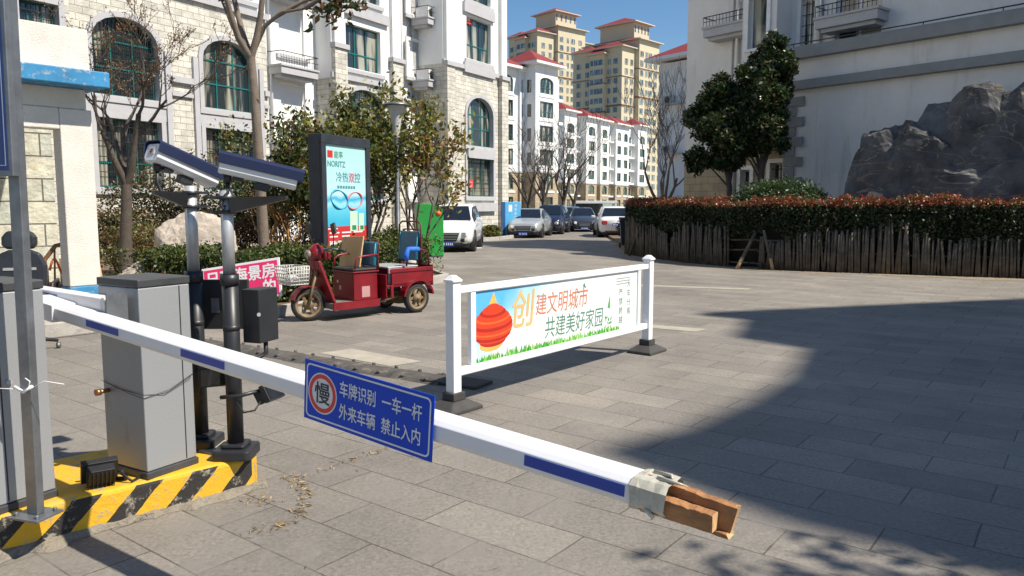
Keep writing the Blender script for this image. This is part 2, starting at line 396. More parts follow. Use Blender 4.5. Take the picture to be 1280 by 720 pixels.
kerb('kerb_stones', [(-8,11.5),(-3.55,11.25),(-1.5,16.7),(-1.95,17.9),(-4.0,20.2),(-4.5,27),(-4.0,32.6),(-2.2,34),(-0.7,36.2),(0.0,38.4),(-0.9,41.5)], 0.13, -0.02, 0.16, concrete)
mb = MB()
for i in range(9):
    a = Vector((-6.5+i*0.31, 11.62-0.012*i*1.3, 0)); mb.box((a.x, a.y, 0.17), (0.27,0.12,0.13), 0, Matrix.Rotation(R(-3+(i*37 % 5)), 3, 'Z'))
tag(mb.build('brick_edging', M('edging_brick', (0.36,0.14,0.08), 0.85, var=0.25, scale=6, dirt=(0.3,0.25,0.2), dscale=8), bevel=0.01), kind='structure')
# planting ground on the right, behind the hedge
mb = MB(); mb.slab([(3.9,26.2),(6.3,20.9),(7.3,19.7),(11.6,18.1),(16,16.6),(34,10),(34,60),(6,60),(4.6,34)], -0.05, 0.12); tag(mb.build('lawn_soil', soil), kind='structure')
# painted mark and repaired patches on the paving
mb = MB(); mb.quad((-1.35,29.2,0.004),(-1.15,29.2,0.004),(-1.25,32.2,0.004),(-1.43,32.2,0.004)); tag(mb.build('painted_mark', M('worn_road_paint', (0.5,0.5,0.48), 0.8, dirt=(0.25,0.25,0.24), dscale=6, dcov=0.5)), kind='structure')
patch = M('cement_patch', (0.34,0.31,0.25), 0.9, var=0.15, scale=5)
mb = MB()
mb.quad((-2.15,8.45,0.004),(-1.25,7.75,0.004),(-0.95,8.0,0.004),(-1.85,8.72,0.004)); mb.quad((0.75,10.9,0.004),(2.4,9.9,0.004),(2.6,10.12,0.004),(0.95,11.1,0.004))
mb.quad((2.6,15.6,0.004),(4.6,14.9,0.004),(4.75,15.1,0.004),(2.7,15.85,0.004))
tag(mb.build('cement_patches', patch), kind='structure')

# ------------------------------------------------------------------ building parts
def arch_poly(x0, x1, z0, z1, rise, n=10):
    """opening outline, counter-clockwise; rise = height of the arched top inside z1"""
    if rise <= 0: return [(x0,z0),(x1,z0),(x1,z1),(x0,z1)]
    cx = (x0+x1)/2; hw = (x1-x0)/2
    return [(x0,z0),(x1,z0)] + [(cx+hw*math.cos(math.pi*k/n), z1-rise+rise*math.sin(math.pi*k/n)) for k in range(n+1)]
def wall_panel(mb, x0, x1, z0, z1, y, holes, depth=0.22, mi=0, mr=None, ex=None):
    polys = [[Vector((x0,0,z0)),Vector((x1,0,z0)),Vector((x1,0,z1)),Vector((x0,0,z1))]] + [[Vector((a,0,b)) for a,b in reversed(h)] for h in holes]
    tri = tessellate_polygon([[Vector((p.x,p.z,0)) for p in pl] for pl in polys])
    flat = [p for pl in polys for p in pl]
    base = len(mb.v)
    mb.add([(p.x, y, p.z) for p in flat], [tuple(t) for t in tri], mi)
    for h in holes:
        n = len(h)
        mb.add([(a,y,b) for a,b in h]+[(a,y+depth,b) for a,b in h], [(i,(i+1)%n,(i+1)%n+n,i+n) for i in range(n)], mi if mr is None else mr)
def window(parent, x0, x1, z0, z1, y, rise=0, cols=2, transom=0.36, fm=teal, gm=glass, bars=False, fw=0.055, simple=False, barmat=None, name='window'):
    mb = MB(); o = arch_poly(x0, x1, z0, z1, rise)
    i = arch_poly(x0+fw, x1-fw, z0+fw, z1-fw, max(0, rise-fw*0.6)) if rise else arch_poly(x0+fw, x1-fw, z0+fw, z1-fw, 0)
    n = len(o)
    for k in range(n):
        a, b, c, d = o[k], o[(k+1)%n], i[(k+1)%n], i[k]
        mb.add([(a[0],y,a[1]),(b[0],y,b[1]),(c[0],y,c[1]),(d[0],y,d[1]),(a[0],y+.06,a[1]),(b[0],y+.06,b[1]),(c[0],y+.06,c[1]),(d[0],y+.06,d[1])],
               [(0,1,2,3),(3,2,6,7),(0,4,5,1),(4,7,6,5)], 0)
    for k in range(1, cols):
        x = x0+(x1-x0)*k/cols; mb.bb(x-fw*.45, y+.003, z0+fw, x+fw*.45, y+.055, z1-rise*0.35-fw)
    if transom: zt = z0+(z1-z0)*transom; mb.bb(x0+fw, y+.006, zt-fw*.45, x1-fw, y+.052, zt+fw*.45)
    if rise: mb.bb(x0+fw, y+.006, z1-rise-fw*.45, x1-fw, y+.052, z1-rise+fw*.45)
    if simple:
        mb.add([(a,y+.04,b) for a,b in o], [tuple(range(n))], 1)
        return mb.build(name, [fm, gm], parent, recalc=False)
    f = mb.build(name, fm, parent, recalc=False)
    p = MB(); p.add([(a,y+.035,b) for a,b in o], [tuple(range(n))]); p.build('pane', gm, f, recalc=False)
    if bars:
        q = MB(); nb = max(3, int((x1-x0)/0.13))
        zt = (lambda x: z1-rise+rise*math.sqrt(max(0,1-((x-(x0+x1)/2)/((x1-x0)/2))**2))) if rise else (lambda x: z1)
        for k in range(1, nb): xx = x0+(x1-x0)*k/nb; q.cyl((xx,y-.09,z0),(xx,y-.09,zt(xx)-0.02),0.011,n=4,caps=False)
        for k in range(1, 5): zz = z0+(z1-rise-z0)*k/4.5; q.cyl((x0,y-.09,zz),(x1,y-.09,zz),0.013,n=4,caps=False)
        q.build('window_bars', barmat or iron, f, recalc=False)
    return f
def surround(mb, x0, x1, z0, z1, y, rise=0, w_=0.16, d=0.09, mi=0):
    o = arch_poly(x0-w_, x1+w_, z0-w_*0.6, z1+w_, rise*(1+w_*2/(x1-x0)) if rise else 0); i = arch_poly(x0, x1, z0, z1, rise); n = len(o)
    for k in range(n):
        a, b, c, e = o[k], o[(k+1)%n], i[(k+1)%n], i[k]
        mb.add([(a[0],y-d,a[1]),(b[0],y-d,b[1]),(c[0],y-d,c[1]),(e[0],y-d,e[1]),(a[0],y+.01,a[1]),(b[0],y+.01,b[1]),(c[0],y+.01,c[1]),(e[0],y+.01,e[1])],
               [(0,1,2,3),(3,2,6,7),(0,4,5,1)], mi)
def ac_balcony(parent, x0, x1, z, y, d=0.55, rail=0.5, unit=True):
    mb = MB()
    mb.bb(x0, y-d, z, x1, y, z+0.28); mb.bb(x0-.05, y-d-.05, z+0.28, x1+.05, y, z+0.36); mb.bb(x0+.12, y-d+.14, z-.12, x1-.12, y, z)
    b = mb.build('balcony', trim, parent, bevel=0.01)
    q = MB(); zt = z+0.36+rail
    for xx in np.arange(x0, x1+.01, 0.14): q.cyl((xx,y-d,z+.36),(xx,y-d,zt),0.011,n=4)
    q.cyl((x0,y-d,zt),(x1,y-d,zt),0.018,n=4); q.cyl((x0,y-d,z+.36+rail*.5),(x1,y-d,z+.36+rail*.5),0.012,n=4)
    for xx in (x0,x1): q.cyl((xx,y-d,zt),(xx,y,zt),0.018,n=4)
    q.build('railing', iron, b, recalc=False)
    if not unit: return
    m = MB(); m.bb(x0+.2, y-d+.15, z+.37, min(x1-.1,x0+1.0), y-.12, z+.37+.5); m.cyl((x0+.5,y-d+.145,z+.62),(x0+.5,y-d+.15,z+.62),0.2,n=16,mi=1)
    m.build('air_conditioner', [white_pvc, black_pl], b)
def hip_roof(mb, x0, x1, y0, y1, z, h, over=0.5, mi=0, mt=1):
    a0,a1,b0,b1 = x0-over, x1+over, y0-over, y1+over
    mb.bb(a0,b0,z-0.28,a1,b1,z,mt)
    w_ = (b1-b0)/2; rl = max(0.2, (a1-a0)-2*w_)/2; cx=(a0+a1)/2; cy=(b0+b1)/2
    mb.add([(a0,b0,z),(a1,b0,z),(a1,b1,z),(a0,b1,z),(cx-rl,cy,z+h),(cx+rl,cy,z+h)], [(0,1,5,4),(1,2,5),(2,3,4,5),(3,0,4)], mi)

# ---- apartment block on the left (local x runs along its front, -y faces the street)
ROT1 = math.atan2(18, 10.4)
def s_of(px, yl=0.0):                      # abscissa on a front plane of the block (set back yl) for a sight line
    c_, s_ = math.cos(ROT1), math.sin(ROT1); k = (px-640)/960
    return (k*(25+yl*c_)+12.2+yl*s_)/(c_-k*s_)

b1 = thing('apartment_block', 'white apartment block with cream stone lower storeys and teal windows behind the guard booth', 'building', (-12.2,25,0), ROT1)
W = MB()   # wall mesh: 0 white, 1 stone, 2 grey trim
H1 = 19.5
def holes_of(ws): return [arch_poly(*w_[:5]) for w_ in ws]
def bay(x0, x1, y, zs, ws, side=1.2, stone_to=None, winkw=None):
    """front panel of one bay: stone below zs, white above; ws = (x0,x1,z0,z1,rise,cols,bars)"""
    lo = [q for q in ws if q[3] < zs]; hi = [q for q in ws if q[2] > zs]
    if zs > 0: wall_panel(W, x0, x1, 0, zs, y, holes_of(lo), 0.30, 1, 2)
    wall_panel(W, x0, x1, max(zs,0), H1, y, holes_of(hi), 0.26, 0, 0)
    for xx in (x0, x1):
        if zs > 0: W.quad((xx,y,0),(xx,side,0),(xx,side,zs),(xx,y,zs),1)
        W.quad((xx,y,max(zs,0)),(xx,side,max(zs,0)),(xx,side,H1),(xx,y,H1),0)
    if zs > 0: W.bb(x0-.09, y-.12, zs-.02, x1+.09, y+.003, zs+.2, 2)
    for q in ws:
        window(b1, q[0], q[1], q[2], q[3], y+0.20, q[4], q[5], bars=q[6])
        W.bb(q[0]-.2, y-.10, q[2]-.22, q[1]+.2, y+.002, q[2]-.05, 2)
        if q[4] > 0 or q[3] < zs: surround(W, q[0], q[1], q[2], q[3], y, q[4], 0.17, 0.07, 2)
sa = [s_of(p) for p in (128,208,262,324)]
fl = lambda k, z0, h=3.0: z0+h*k
w1 = []
for a, b, zb in ((sa[0],sa[1],2.2),(sa[2],sa[3],2.2)):
    w1 += [(a,b,zb,zb+2.15,0,3,True), (a,b,zb+2.85,zb+5.3,0.75,3,a==sa[0])] + [(a-.1,b+.1,fl(k,zb-.1),fl(k,zb-.1)+1.9,0,4,False) for k in (2.35,3.35,4.35)]
# far-left bay, partly behind the booth
bay(s_of(340)-26, s_of(92), -0.5, 8.6, [(s_of(30),s_of(78),9.4,11.3,0,3,True),(s_of(30),s_of(78),5.0,7.3,0,3,True),(s_of(30),s_of(78),12.4,14.3,0,3,False)])
bay(s_of(92), s_of(341), 0.0, 8.6, w1)
for a, b, zb in ((sa[0],sa[1],2.2),(sa[2],sa[3],2.2)):
    W.bb(a-.2,-.06,zb+2.2,b+.2,-.001,zb+2.62,2)
    for xx in (a-.42, b+.22): W.bb(xx,-.10,0,xx+.2,-.002,zb+4.5,2)
for x0_, x1_ in ((s_of(92),sa[0]-.45),(sa[1]+.45,sa[2]-.45),(sa[3]+.45,s_of(341))): W.bb(x0_,-.13,5.75,x1_,-.003,5.95,2); W.bb(x0_,-.09,5.3,x1_,-.003,5.42,2)
Y = 0.9; x0, x1 = s_of(341), s_of(420); a, b = s_of(357,Y), s_of(387,Y)
bay(x0, x1, Y, 0, [(a,b,fl(k,1.75),fl(k,1.75)+1.8,0,2,k==0) for k in range(6)], 2.2)
for k in range(5): ac_balcony(b1, s_of(351,Y-.4), s_of(396,Y-.4), fl(k,1.75)+2.05, Y, 0.75, unit=(k == 3))
x0, x1 = s_of(420), s_of(503)
a, b = s_of(438), s_of(480)
bay(x0, x1, 0.0, 7.0, [(a,b,1.9,3.9,0,3,True),(a,b,4.6,6.7,0.6,3,True)] + [(a,b,fl(k,7.55),fl(k,7.55)+1.85,0,3,False) for k in range(4)], 1.5)
for k in range(3): W.bb(a-.5,-.16,fl(k,9.75),b+.5,.002,fl(k,9.75)+.42,2)
for xx in (x0, x1-.75): W.bb(xx,-.22,0,xx+.75,-.003,8.2,1); W.bb(xx-.08,-.3,8.2,xx+.83,-.002,8.4,2); W.bb(xx+.06,-.16,8.4,xx+.66,-.004,H1,0)
Y = 0.8; x0, x1 = s_of(503), s_of(556,-.7)
a, b = s_of(513,Y), s_of(544,Y)
bay(x0, x1, Y, 0, [(a,b,fl(k,2.0),fl(k,2.0)+1.7,0,3,k in (0,2)) for k in range(6)], 2.0)
for k in range(6): surround(W, a, b, fl(k,2.0), fl(k,2.0)+1.7, Y, 0, 0.16, 0.06, 0)
for k in range(1,5): ac_balcony(b1, s_of(534,0), s_of(567,0), fl(k,2.0)-0.55, Y, 1.0)
xd = s_of(551,.7); W.cyl((xd,.66,0),(xd,.66,H1),0.06,n=8,mi=0); xd = s_of(500,.7)
Y = -0.7; x0, x1 = s_of(556,Y), s_of(631,Y)
a, b = s_of(584,Y), s_of(616,Y)
bay(x0, x1, Y, 8.6, [(a,b,2.1,4.1,0,3,True),(a,b,4.75,7.3,0.9,3,False)] + [(a+.05,b-.15,fl(k,9.2),fl(k,9.2)+2.1,0,3,False) for k in range(3)], 9.0)
for xx in (x0, x1-.7): W.bb(xx,-.95,0,xx+.7,-.703,8.5,1); W.bb(xx-.08,-1.03,8.5,xx+.78,-.701,8.72,2); W.bb(xx+.05,-.9,8.72,xx+.62,-.704,H1,0)
for k in range(3): W.bb(a-.3,-.84,fl(k,9.2)-.75,b+.1,-.698,fl(k,9.2)-.24,2)
W.bb(a-.05,-.86,4.1,b+.05,-.699,4.6,2); W.bb(a-.2,-.9,1.3,b+.2,-.7,1.75,2)
W.bb(s_of(340)-26, 1.0, 0, s_of(628,-.7), 10, H1-0.01, 0)
for px_, y_ in ((346,.78),(415,.78),(506,.68)):
    q = MB(); xp = s_of(px_, y_); q.cyl((xp,y_,0),(xp,y_,H1),.055,n=8); q.build('downpipe', white_pvc, b1)
W.build('wall', [white_wall, stone, trim], b1, recalc=False)
# red sale posters in two windows
def poster_on(parent, x0, x1, z0, z1, y):
    m = MB(); m.bb(x0, y-.004, z0, x1, y, z1); o = m.build('red_poster', M('poster_red', (0.62,0.04,0.03), 0.6), parent)
    n = MB()
    for k in range(3):
        for j in range(4): n.bb(x0+.08+j*(x1-x0-.16)/4, y-.007, z1-.2-(k+1)*(z1-z0-.2)/3.4, x0+.05+(j+.75)*(x1-x0-.16)/4, y-.005, z1-.12-k*(z1-z0-.2)/3.4)
    n.build('print', plate_white, o)
poster_on(b1, a+.1, a+.75, 11.0, 12.3, -0.53)
poster_on(b1, a+.35, a+.75, 2.55, 3.0, -0.62)

# ---- white apartment block further down the street
def mid_block(name, label, loc, rz, bays, floors, fh, z_stone, depth, zwin, tops=True, st=stone2, lift=0.0):
    t = thing(name, label, 'building', loc, rz); m = MB(); x = 0; eave = floors*fh+1.2+lift; roof = MB(); cnt = 0
    more = MB()
    for (wd, pr, kind) in bays:
        y = -pr; ws = []
        if kind == 'A': cols = [(x+wd*.22, x+wd*.78)]
        elif kind == 'T': cols = [(x+wd*.2, x+wd*.8)]
        elif kind == 'N': cols = [(x+wd*.36, x+wd*.68)]
        else: cols = [(x+wd*.12, x+wd*.42),(x+wd*.58, x+wd*.88)]
        for k in range(floors):
            for (a, b) in cols:
                arch = (k == floors-1 or k == 1) and kind in 'AT'
                ws.append((a, b, k*fh+zwin, k*fh+zwin+(1.9 if kind in 'AT' else 1.5), 0.55 if arch else 0))
        lo = [q for q in ws if q[3] < z_stone]; hi = [q for q in ws if q[2] >= z_stone-.4 and q[3] >= z_stone]
        wall_panel(m, x, x+wd, 0, z_stone, y, holes_of(lo), 0.2, 1)
        hi = [q if q[2] > z_stone+.05 else (q[0],q[1],z_stone+.1,q[3],q[4]) for q in hi]
        wall_panel(m, x, x+wd, z_stone, eave, y, holes_of(hi), 0.2, 0)
        for xx in (x, x+wd):
            m.quad((xx,y,0),(xx,2,0),(xx,2,z_stone),(xx,y,z_stone),1); m.quad((xx,y,z_stone),(xx,2,z_stone),(xx,2,eave),(xx,y,eave),0)
        m.bb(x-.05,y-.1,z_stone-.1,x+wd+.05,y-.002,z_stone+.12,2)
        for q in lo+hi:
            cnt += 1
            if cnt <= 96: window(t, q[0], q[1], q[2], q[3], y+.14, q[4], 2, fm=teal, gm=glass, fw=0.07, simple=True)
        if kind == 'A' or kind == 'T':
            hip_roof(roof, x, x+wd, y, y+5, eave+(1.1 if kind == 'T' else 0.5), 1.9, 0.8)
            m.bb(x+.01,y+.01,eave,x+wd-.01,y+5,eave+(1.1 if kind == 'T' else .5)-.28,0)
            for k in range(1, floors): m.bb(x+wd*.15, y-.07, k*fh+zwin-.45, x+wd*.85, y-.003, k*fh+zwin-.2, 0)
        elif kind == 'R':
            for k in range(1, floors): m.bb(x+.2, y-.8, k*fh+.3, x+wd*.95, y-.001, k*fh+.65, 0); m.bb(x+.5,y-.6,k*fh+.66,x+1.3,y-.2,k*fh+1.2,2)
        else: m.bb(x-.1, y-.35, eave, x+wd+.1, y+4, eave+.4, 0)
        x += wd
    hip_roof(roof, 0, x, 2.2, depth, eave+.2, 2.6, 0.4)
    m.bb(0, 1.0, 0, x, depth, eave, 0)
    m.build('wall', [white_wall, st, trim], t, recalc=False)
    roof.build('roof', [red_tile, white_wall], t, recalc=False)
    return t, eave, x
LROT = math.atan2(0.777, 0.63)
b2, ev, xl = mid_block('apartment_block', 'white block with square turret bay and red hipped roof right behind the nearest block', (-3.8,88,0), LROT,
          [(2.9,0,'A'),(4.3,0.0,'A'),(0.8,0.3,'N'),(4.5,2.0,'T'),(3,0,'R')], 6, 2.85, 5.6, 14, 0.7, lift=-0.9)
for k in range(2, 6):
    q = MB(); q.bb(7.985,-1.35,k*2.85+.7,7.999,-.75,k*2.85+2.2); q.build('window', glass, b2)
    q = MB(); q.bb(7.6,-.55,k*2.85+.1,7.998,-.1,k*2.85+.75); q.build('air_conditioner', white_pvc, b2)
b3, ev3, xl3 = mid_block('apartment_block', 'long white block with row of red-roofed bays closing the street below the towers', (8.6,158,0), LROT+R(6),
          [(1.5,0,'N'),(5.2,1.5,'T'),(3.4,0,'R'),(5.0,2.0,'A'),(2.6,0,'N'),(4.2,1.6,'A'),(4.4,0,'R'),(3.6,1.2,'A'),(3.6,1.2,'A'),(4.4,0,'R'),(5,1.6,'T'),(4,0,'R')], 6, 3.1, 6.2, 14, 0.9)
m = MB()
for i in range(9): m.cyl((3+i*1.3,3.5,ev3+2.6),(4.1+i*1.3,3.5,ev3+2.6),0.28,n=10); m.bb(3+i*1.3,2.4,ev3+1.0,4.1+i*1.3,3.3,ev3+1.08,1)
m.build('solar_heater', [white_pvc, M('solar_tube', (0.03,0.035,0.06), 0.3)], b3)

# ---- ochre towers
def tower(label, corner, rz, wl, ws_, top, fh=3.0, steps=True):
    t = thing('residential_tower', label, 'building', (*corner,0), rz, 'ochre residential towers')
    m = MB(); roof = MB(); n = int(top/fh); H = n*fh; cnt = 0; rest = MB(); wins = []
    # lit front: x 0..wl at y 0 ; shaded flank: y 0..ws_ at x 0
    vol = [(0,0,wl*.30,ws_*.5,H-fh), (wl*.30,-1.6,wl*.78,ws_,H), (wl*.78,0.8,wl,ws_,H-fh*1.2), (-1.5,ws_*.30,wl*.4,ws_*.58,H-fh*1.6),(0.6,ws_*.58,wl*.5,ws_*1.0,H-fh)]
    for (a,b,c,d,h) in vol:
        m.bb(a,b,0,c,d,h,0); m.bb(a-.25,b-.25,h-6*fh-.2,c+.25,d+.25,h-6*fh+.25,1); m.bb(a-.2,b-.2,h-3*fh-.1,c+.2,d+.2,h-3*fh+.12,1) if steps else None
        hip_roof(roof, a, c, b, d, h+.3, 2.4, 1.1)
    a,b,c,d = wl*.36, 1.5, wl*.72, ws_*.75
    m.bb(a,b,H,c,d,H+fh*2.0,0); hip_roof(roof, a, c, b, d, H+fh*2.0+.3, 2.8, 1.4)
    for j in range(5): xx = a+.6+(c-a-1.2)*j/4; m.bb(xx-.35,b-.05,H+fh*1.0,xx+.35,b-.002,H+fh*1.75,2)
    for k in range(n-1, 2, -1):
        z = k*fh+.9-fh; arch = 0.5 if k == n-1 else 0
        for (x,w_,y) in ((wl*.10,1.5,0),(wl*.22,1.3,0),(wl*.36,1.7,-1.6),(wl*.47,0.9,-1.6),(wl*.56,1.9,-1.6),(wl*.69,1.6,-1.6),(wl*.83,1.9,.8),(wl*.93,1.6,.8)):
            if not (y != -1.6 and k >= n-1): wins.append(('f', x, w_, z, y, arch))
        for (y,w_,x) in ((ws_*.12,1.6,0),(ws_*.24,1.2,0),(ws_*.40,3.4,-1.5),(ws_*.53,1.2,-1.5),(ws_*.70,1.6,.6),(ws_*.88,1.6,.6)):
            if k < n-1: wins.append(('s', y, w_, z, x, 0))
    for (side,u,w_,z,v,arch) in wins:
        cnt += 1; q = MB() if cnt <= 96 else rest
        if side == 'f':
            q.bb(u-w_/2-.12, v-.14, z-.12, u+w_/2+.12, v-.002, z+1.75, 0); p = arch_poly(u-w_/2, u+w_/2, z, z+1.65, arch)
            q.add([(a,v-.15,b) for a,b in p], [tuple(range(len(p)))], 1)
            q.bb(u-.04, v-.17, z, u+.04, v-.152, z+1.5, 0)
        else:
            q.bb(v-.14, u-w_/2-.12, z-.12, v-.002, u+w_/2+.12, z+1.75, 0)
            q.add([(v-.15,u-w_/2,z),(v-.15,u-w_/2,z+1.65),(v-.15,u+w_/2,z+1.65),(v-.15,u+w_/2,z)], [(0,1,2,3)], 1)
        if cnt <= 96: q.build('window', [tower_wall, glass_far], t, recalc=False)
    if rest.v: tag(rest.build('window', [tower_wall, glass_far], t, recalc=False), kind='stuff')
    m.build('wall', [tower_wall, tower_trim, glass_far], t, recalc=False)
    roof.build('roof', [red_tile, M('roof_edge', (0.55,0.50,0.42), 0.8)], t, recalc=False)
    return t
tower('ochre tower with red roof standing further left, its top above the turreted white block', (9.0,282), R(42), 30, 16, 66)
tower('ochre tower with red roof standing further right, next to the open sky', (34.5,247), R(47), 24, 20, 54.5)

# ---- right: white building with red roof far right of street, five storey block and roughcast gatehouse
t = thing('apartment_block', 'white block with red tiled roof in the gap left of the shaded grey block', 'building', (13.5,72,0), R(-51))
m = MB(); wall_panel(m, 0, 14, 0, 14.4, 0, [], 0.2, 0); m.bb(0,.6,0,14,12,14.4,0); m.quad((0,0,0),(0,1,0),(0,1,14.4),(0,0,14.4),0)
m.build('wall', [shade_wall], t, recalc=False)
r = MB(); hip_roof(r, 0, 14, 0, 12, 14.9, 3.5, 1.0); r.build('roof', [red_tile, white_wall], t, recalc=False)
for z in (6.2,10.6):
    q = MB(); q.bb(.9,-.7,z,2.9,-.003,z+.1); q.bb(1.0,-.6,z+.1,1.9,-.15,z+.8); q.cyl((1.45,-.605,z+.45),(1.45,-.61,z+.45),0.3,n=16,mi=1); q.build('air_conditioner', [trim, black_pl], t)

RROT = math.atan2(-0.777, 0.63)
b5 = thing('apartment_block', 'shaded white block with ochre stone ground storey behind the dark evergreen trees', 'building', (6.66,30.0,0), RROT)
m = MB(); Z = 3.55
lowin = [(2.55,2.95,1.3,2.9,0),(3.75,4.25,1.2,3.1,0)]
upwin = [(x,xx,z,z+1.6,0) for z in (5.2,8.2,11.2) for x,xx in ((4.75,5.25),(5.65,6.5))]
wall_panel(m, 0, 12, 0, Z, 0, holes_of(lowin), 0.25, 1, 0); wall_panel(m, 0, 3.05, Z, 12, 0, [], 0.2, 0)
wall_panel(m, 3.05, 4.35, Z, 12, -.9, holes_of([(3.3,4.0,z,z+1.7,0) for z in (6.9,9.8)]), 0.2, 0); m.quad((3.05,-.9,Z),(3.05,0,Z),(3.05,0,12),(3.05,-.9,12),0); m.quad((4.35,-.9,Z),(4.35,0,Z),(4.35,0,12),(4.35,-.9,12),0)
m.quad((3.05,-.9,Z),(4.35,-.9,Z),(4.35,0,Z),(3.05,0,Z),0)
wall_panel(m, 4.35, 16, Z, 12, 0, holes_of([(4.7,5.2,z,z+1.5,0) for z in (6.9,9.8)]+[(5.9,7.4,z,z+2.0,0) for z in (6.6,9.4)]), 0.2, 0)
m.bb(0,.5,0,16,5,12,0); m.quad((0,0,0),(0,.6,0),(0,.6,Z),(0,0,Z),1); m.quad((0,0,Z),(0,.6,Z),(0,.6,12),(0,0,12),0)
m.cyl((2.3,-.12,0),(2.3,-.12,12),0.07,n=8,mi=0); m.cyl((2.1,-.08,Z),(2.1,-.08,12),0.04,n=8,mi=2); m.cyl((5.4,-.1,Z),(5.4,-.1,12),0.07,n=8,mi=0)
for q in [(3.3,4.0,z,z+1.7,0) for z in (6.9,9.8)]: surround(m, q[0],q[1],q[2],q[3],-.9,0,.14,.06,3)
for q in [(4.7,5.2,z,z+1.5,0) for z in (6.9,9.8)]+lowin: surround(m, q[0],q[1],q[2],q[3],0,0,.14,.06,3)
m.build('wall', [shade_wall, stone2, trim, white_pvc], b5, recalc=False)
for q in lowin: window(b5, q[0],q[1],q[2],q[3],.18,0,1 if q[1]-q[0] < .45 else 2,0.5,white_pvc,bars=q[1]-q[0] > .45)
for q in [(3.3,4.0,z,z+1.7,0) for z in (6.9,9.8)]: window(b5, q[0],q[1],q[2],q[3],-.75,0,1,0,white_pvc)
for q in [(4.7,5.2,z,z+1.5,0) for z in (6.9,9.8)]+[(5.9,7.4,z,z+2.0,0) for z in (6.6,9.4)]: window(b5, q[0],q[1],q[2],q[3],.15,0,2,0,white_pvc, bars=q[1]-q[0]<1)
for x0,x1,z in ((1.25,3.0,7.65),(1.25,3.0,10.7),(5.6,7.6,7.2),(5.6,7.6,10.4)): ac_balcony(b5, x0, x1, z, 0, 0.7, 0.34, unit=False)

gh = thing('gatehouse_wall', 'long grey roughcast gatehouse with quoined corner and stone cornice behind the big rock', 'building', (9.0,25.6,0), RROT)
m = MB(); m.bb(0,0,0,13,7,6.45,0); m.bb(-.22,-.25,6.28,13.2,7.2,6.58,1); m.bb(-.14,-.16,6.58,13.1,7.1,6.68,1); m.bb(-.3,-.22,5.32,13.1,7.1,5.6,1)
for i in range(16):
    z = i*.32; wd = .62 if i % 2 else .34
    m.bb(-.05,-.05,z+.008,wd,-.002,z+.312,1); m.bb(-.052,-.051,z+.009,-.003,.34 if i % 2 else .62,z+.311,1)
m.bb(-1.3,.6,3.55,-.003,2.2,3.8,1)
m.build('wall', [shade_wall, trim_dark], gh, bevel=0.012)
m = MB(); m.tube([(0,-.1,6.78),(4,-.1,6.76),(8,-.1,6.79),(13,-.1,6.77)],0.02,6)
for x in range(0,13,2): m.cyl((x+.2,-.1,6.68),(x+.2,-.1,6.78),0.015,n=6)
m.build('cable', black_pl, gh)

# off to the right: unseen building, shaped to cast the shade on the paving
bs = thing('shade_caster_building', 'tall pale unseen building on the right, shaped to cast the shade on the paving', 'building', (0,0,0))
H_ = 20.0; dx, dy = 0.927*H_/1.235, -0.375*H_/1.235
foot = [(9.3,13.6),(4.8,12.3),(3.0,11.75),(2.75,11.45),(3.35,11.0),(3.0,10.1),(2.75,9.5),(3.35,8.75),(2.65,7.3),(2.0,6.4),(1.25,5.55),(.55,5.05),(1.0,4.4),(1.4,3.85),(2.25,3.2),(13,-1.6),(17,8)]  # outline of the paving shade, offset towards the sun to form the caster
m = MB(); m.slab([(x+dx,y+dy) for x, y in foot], 0, H_); m.build('wall', shade_wall, bs)

# ================================================================== PLANTS
def tree(name, label, loc, seed, r, h, dirn, ln, lvl, leafspec=None, mat=bark, forks=3, bend=0.22, up=0.1, ratio=0.72, kids=(2,3), spread=0.65, group=None, forkspread=0.6, minr=0.004, extra=None):
    """tapered trunk up to the fork at height h, limbs above, optional leaves at the twig ends"""
    rnd = random.Random(seed); t = thing(name, label, 'tree', loc, 0, group); mb = MB(); tips = []
    d = Vector(dirn).normalized(); pts = []; rr = []
    for i in range(7):
        q = i/6; pts.append(d*h*q + Vector((math.sin(q*3+seed)*r*0.5, math.cos(q*2.3+seed)*r*0.4, 0))*q); rr.append(r*(1.25 if i == 0 else 1-0.3*q))
    mb.tube(pts, rr, 10, 0, caps=False)
    for k in range(forks):
        a = 2*math.pi*k/forks + rnd.uniform(-.4,.4)
        grow(mb, pts[-1]-d*0.03, d+Vector((math.cos(a),math.sin(a),0))*forkspread, ln*rnd.uniform(.8,1.15), r*0.6, lvl, rnd, tips, 0, bend, up, kids, ratio, 4, minr, spread)
    clumps = []
    for bp in (extra or []):
        mb.tube(bp, [r*.45*(1-.75*k/(len(bp)-1)) for k in range(len(bp))], 6, caps=False); clumps += [Vector(bp[-1])]
    mb.build('trunk', mat, t, recalc=False)
    if leafspec:
        n, size, sp, mats, wts = leafspec; rs = np.random.RandomState(seed)
        T = np.array([tuple(q) for q in tips]); P = T[rs.randint(0, len(T), n)] + rs.normal(size=(n,3))*sp
        if clumps:
            Q = [tuple(c_ + Vector(rs.normal(size=3)*.13)) for c_ in clumps for k in range(55)]
            P = np.concatenate([P, np.array(Q)])
        leaves('crown', P, size, mats, wts, t, rs, 2.2)
    return t
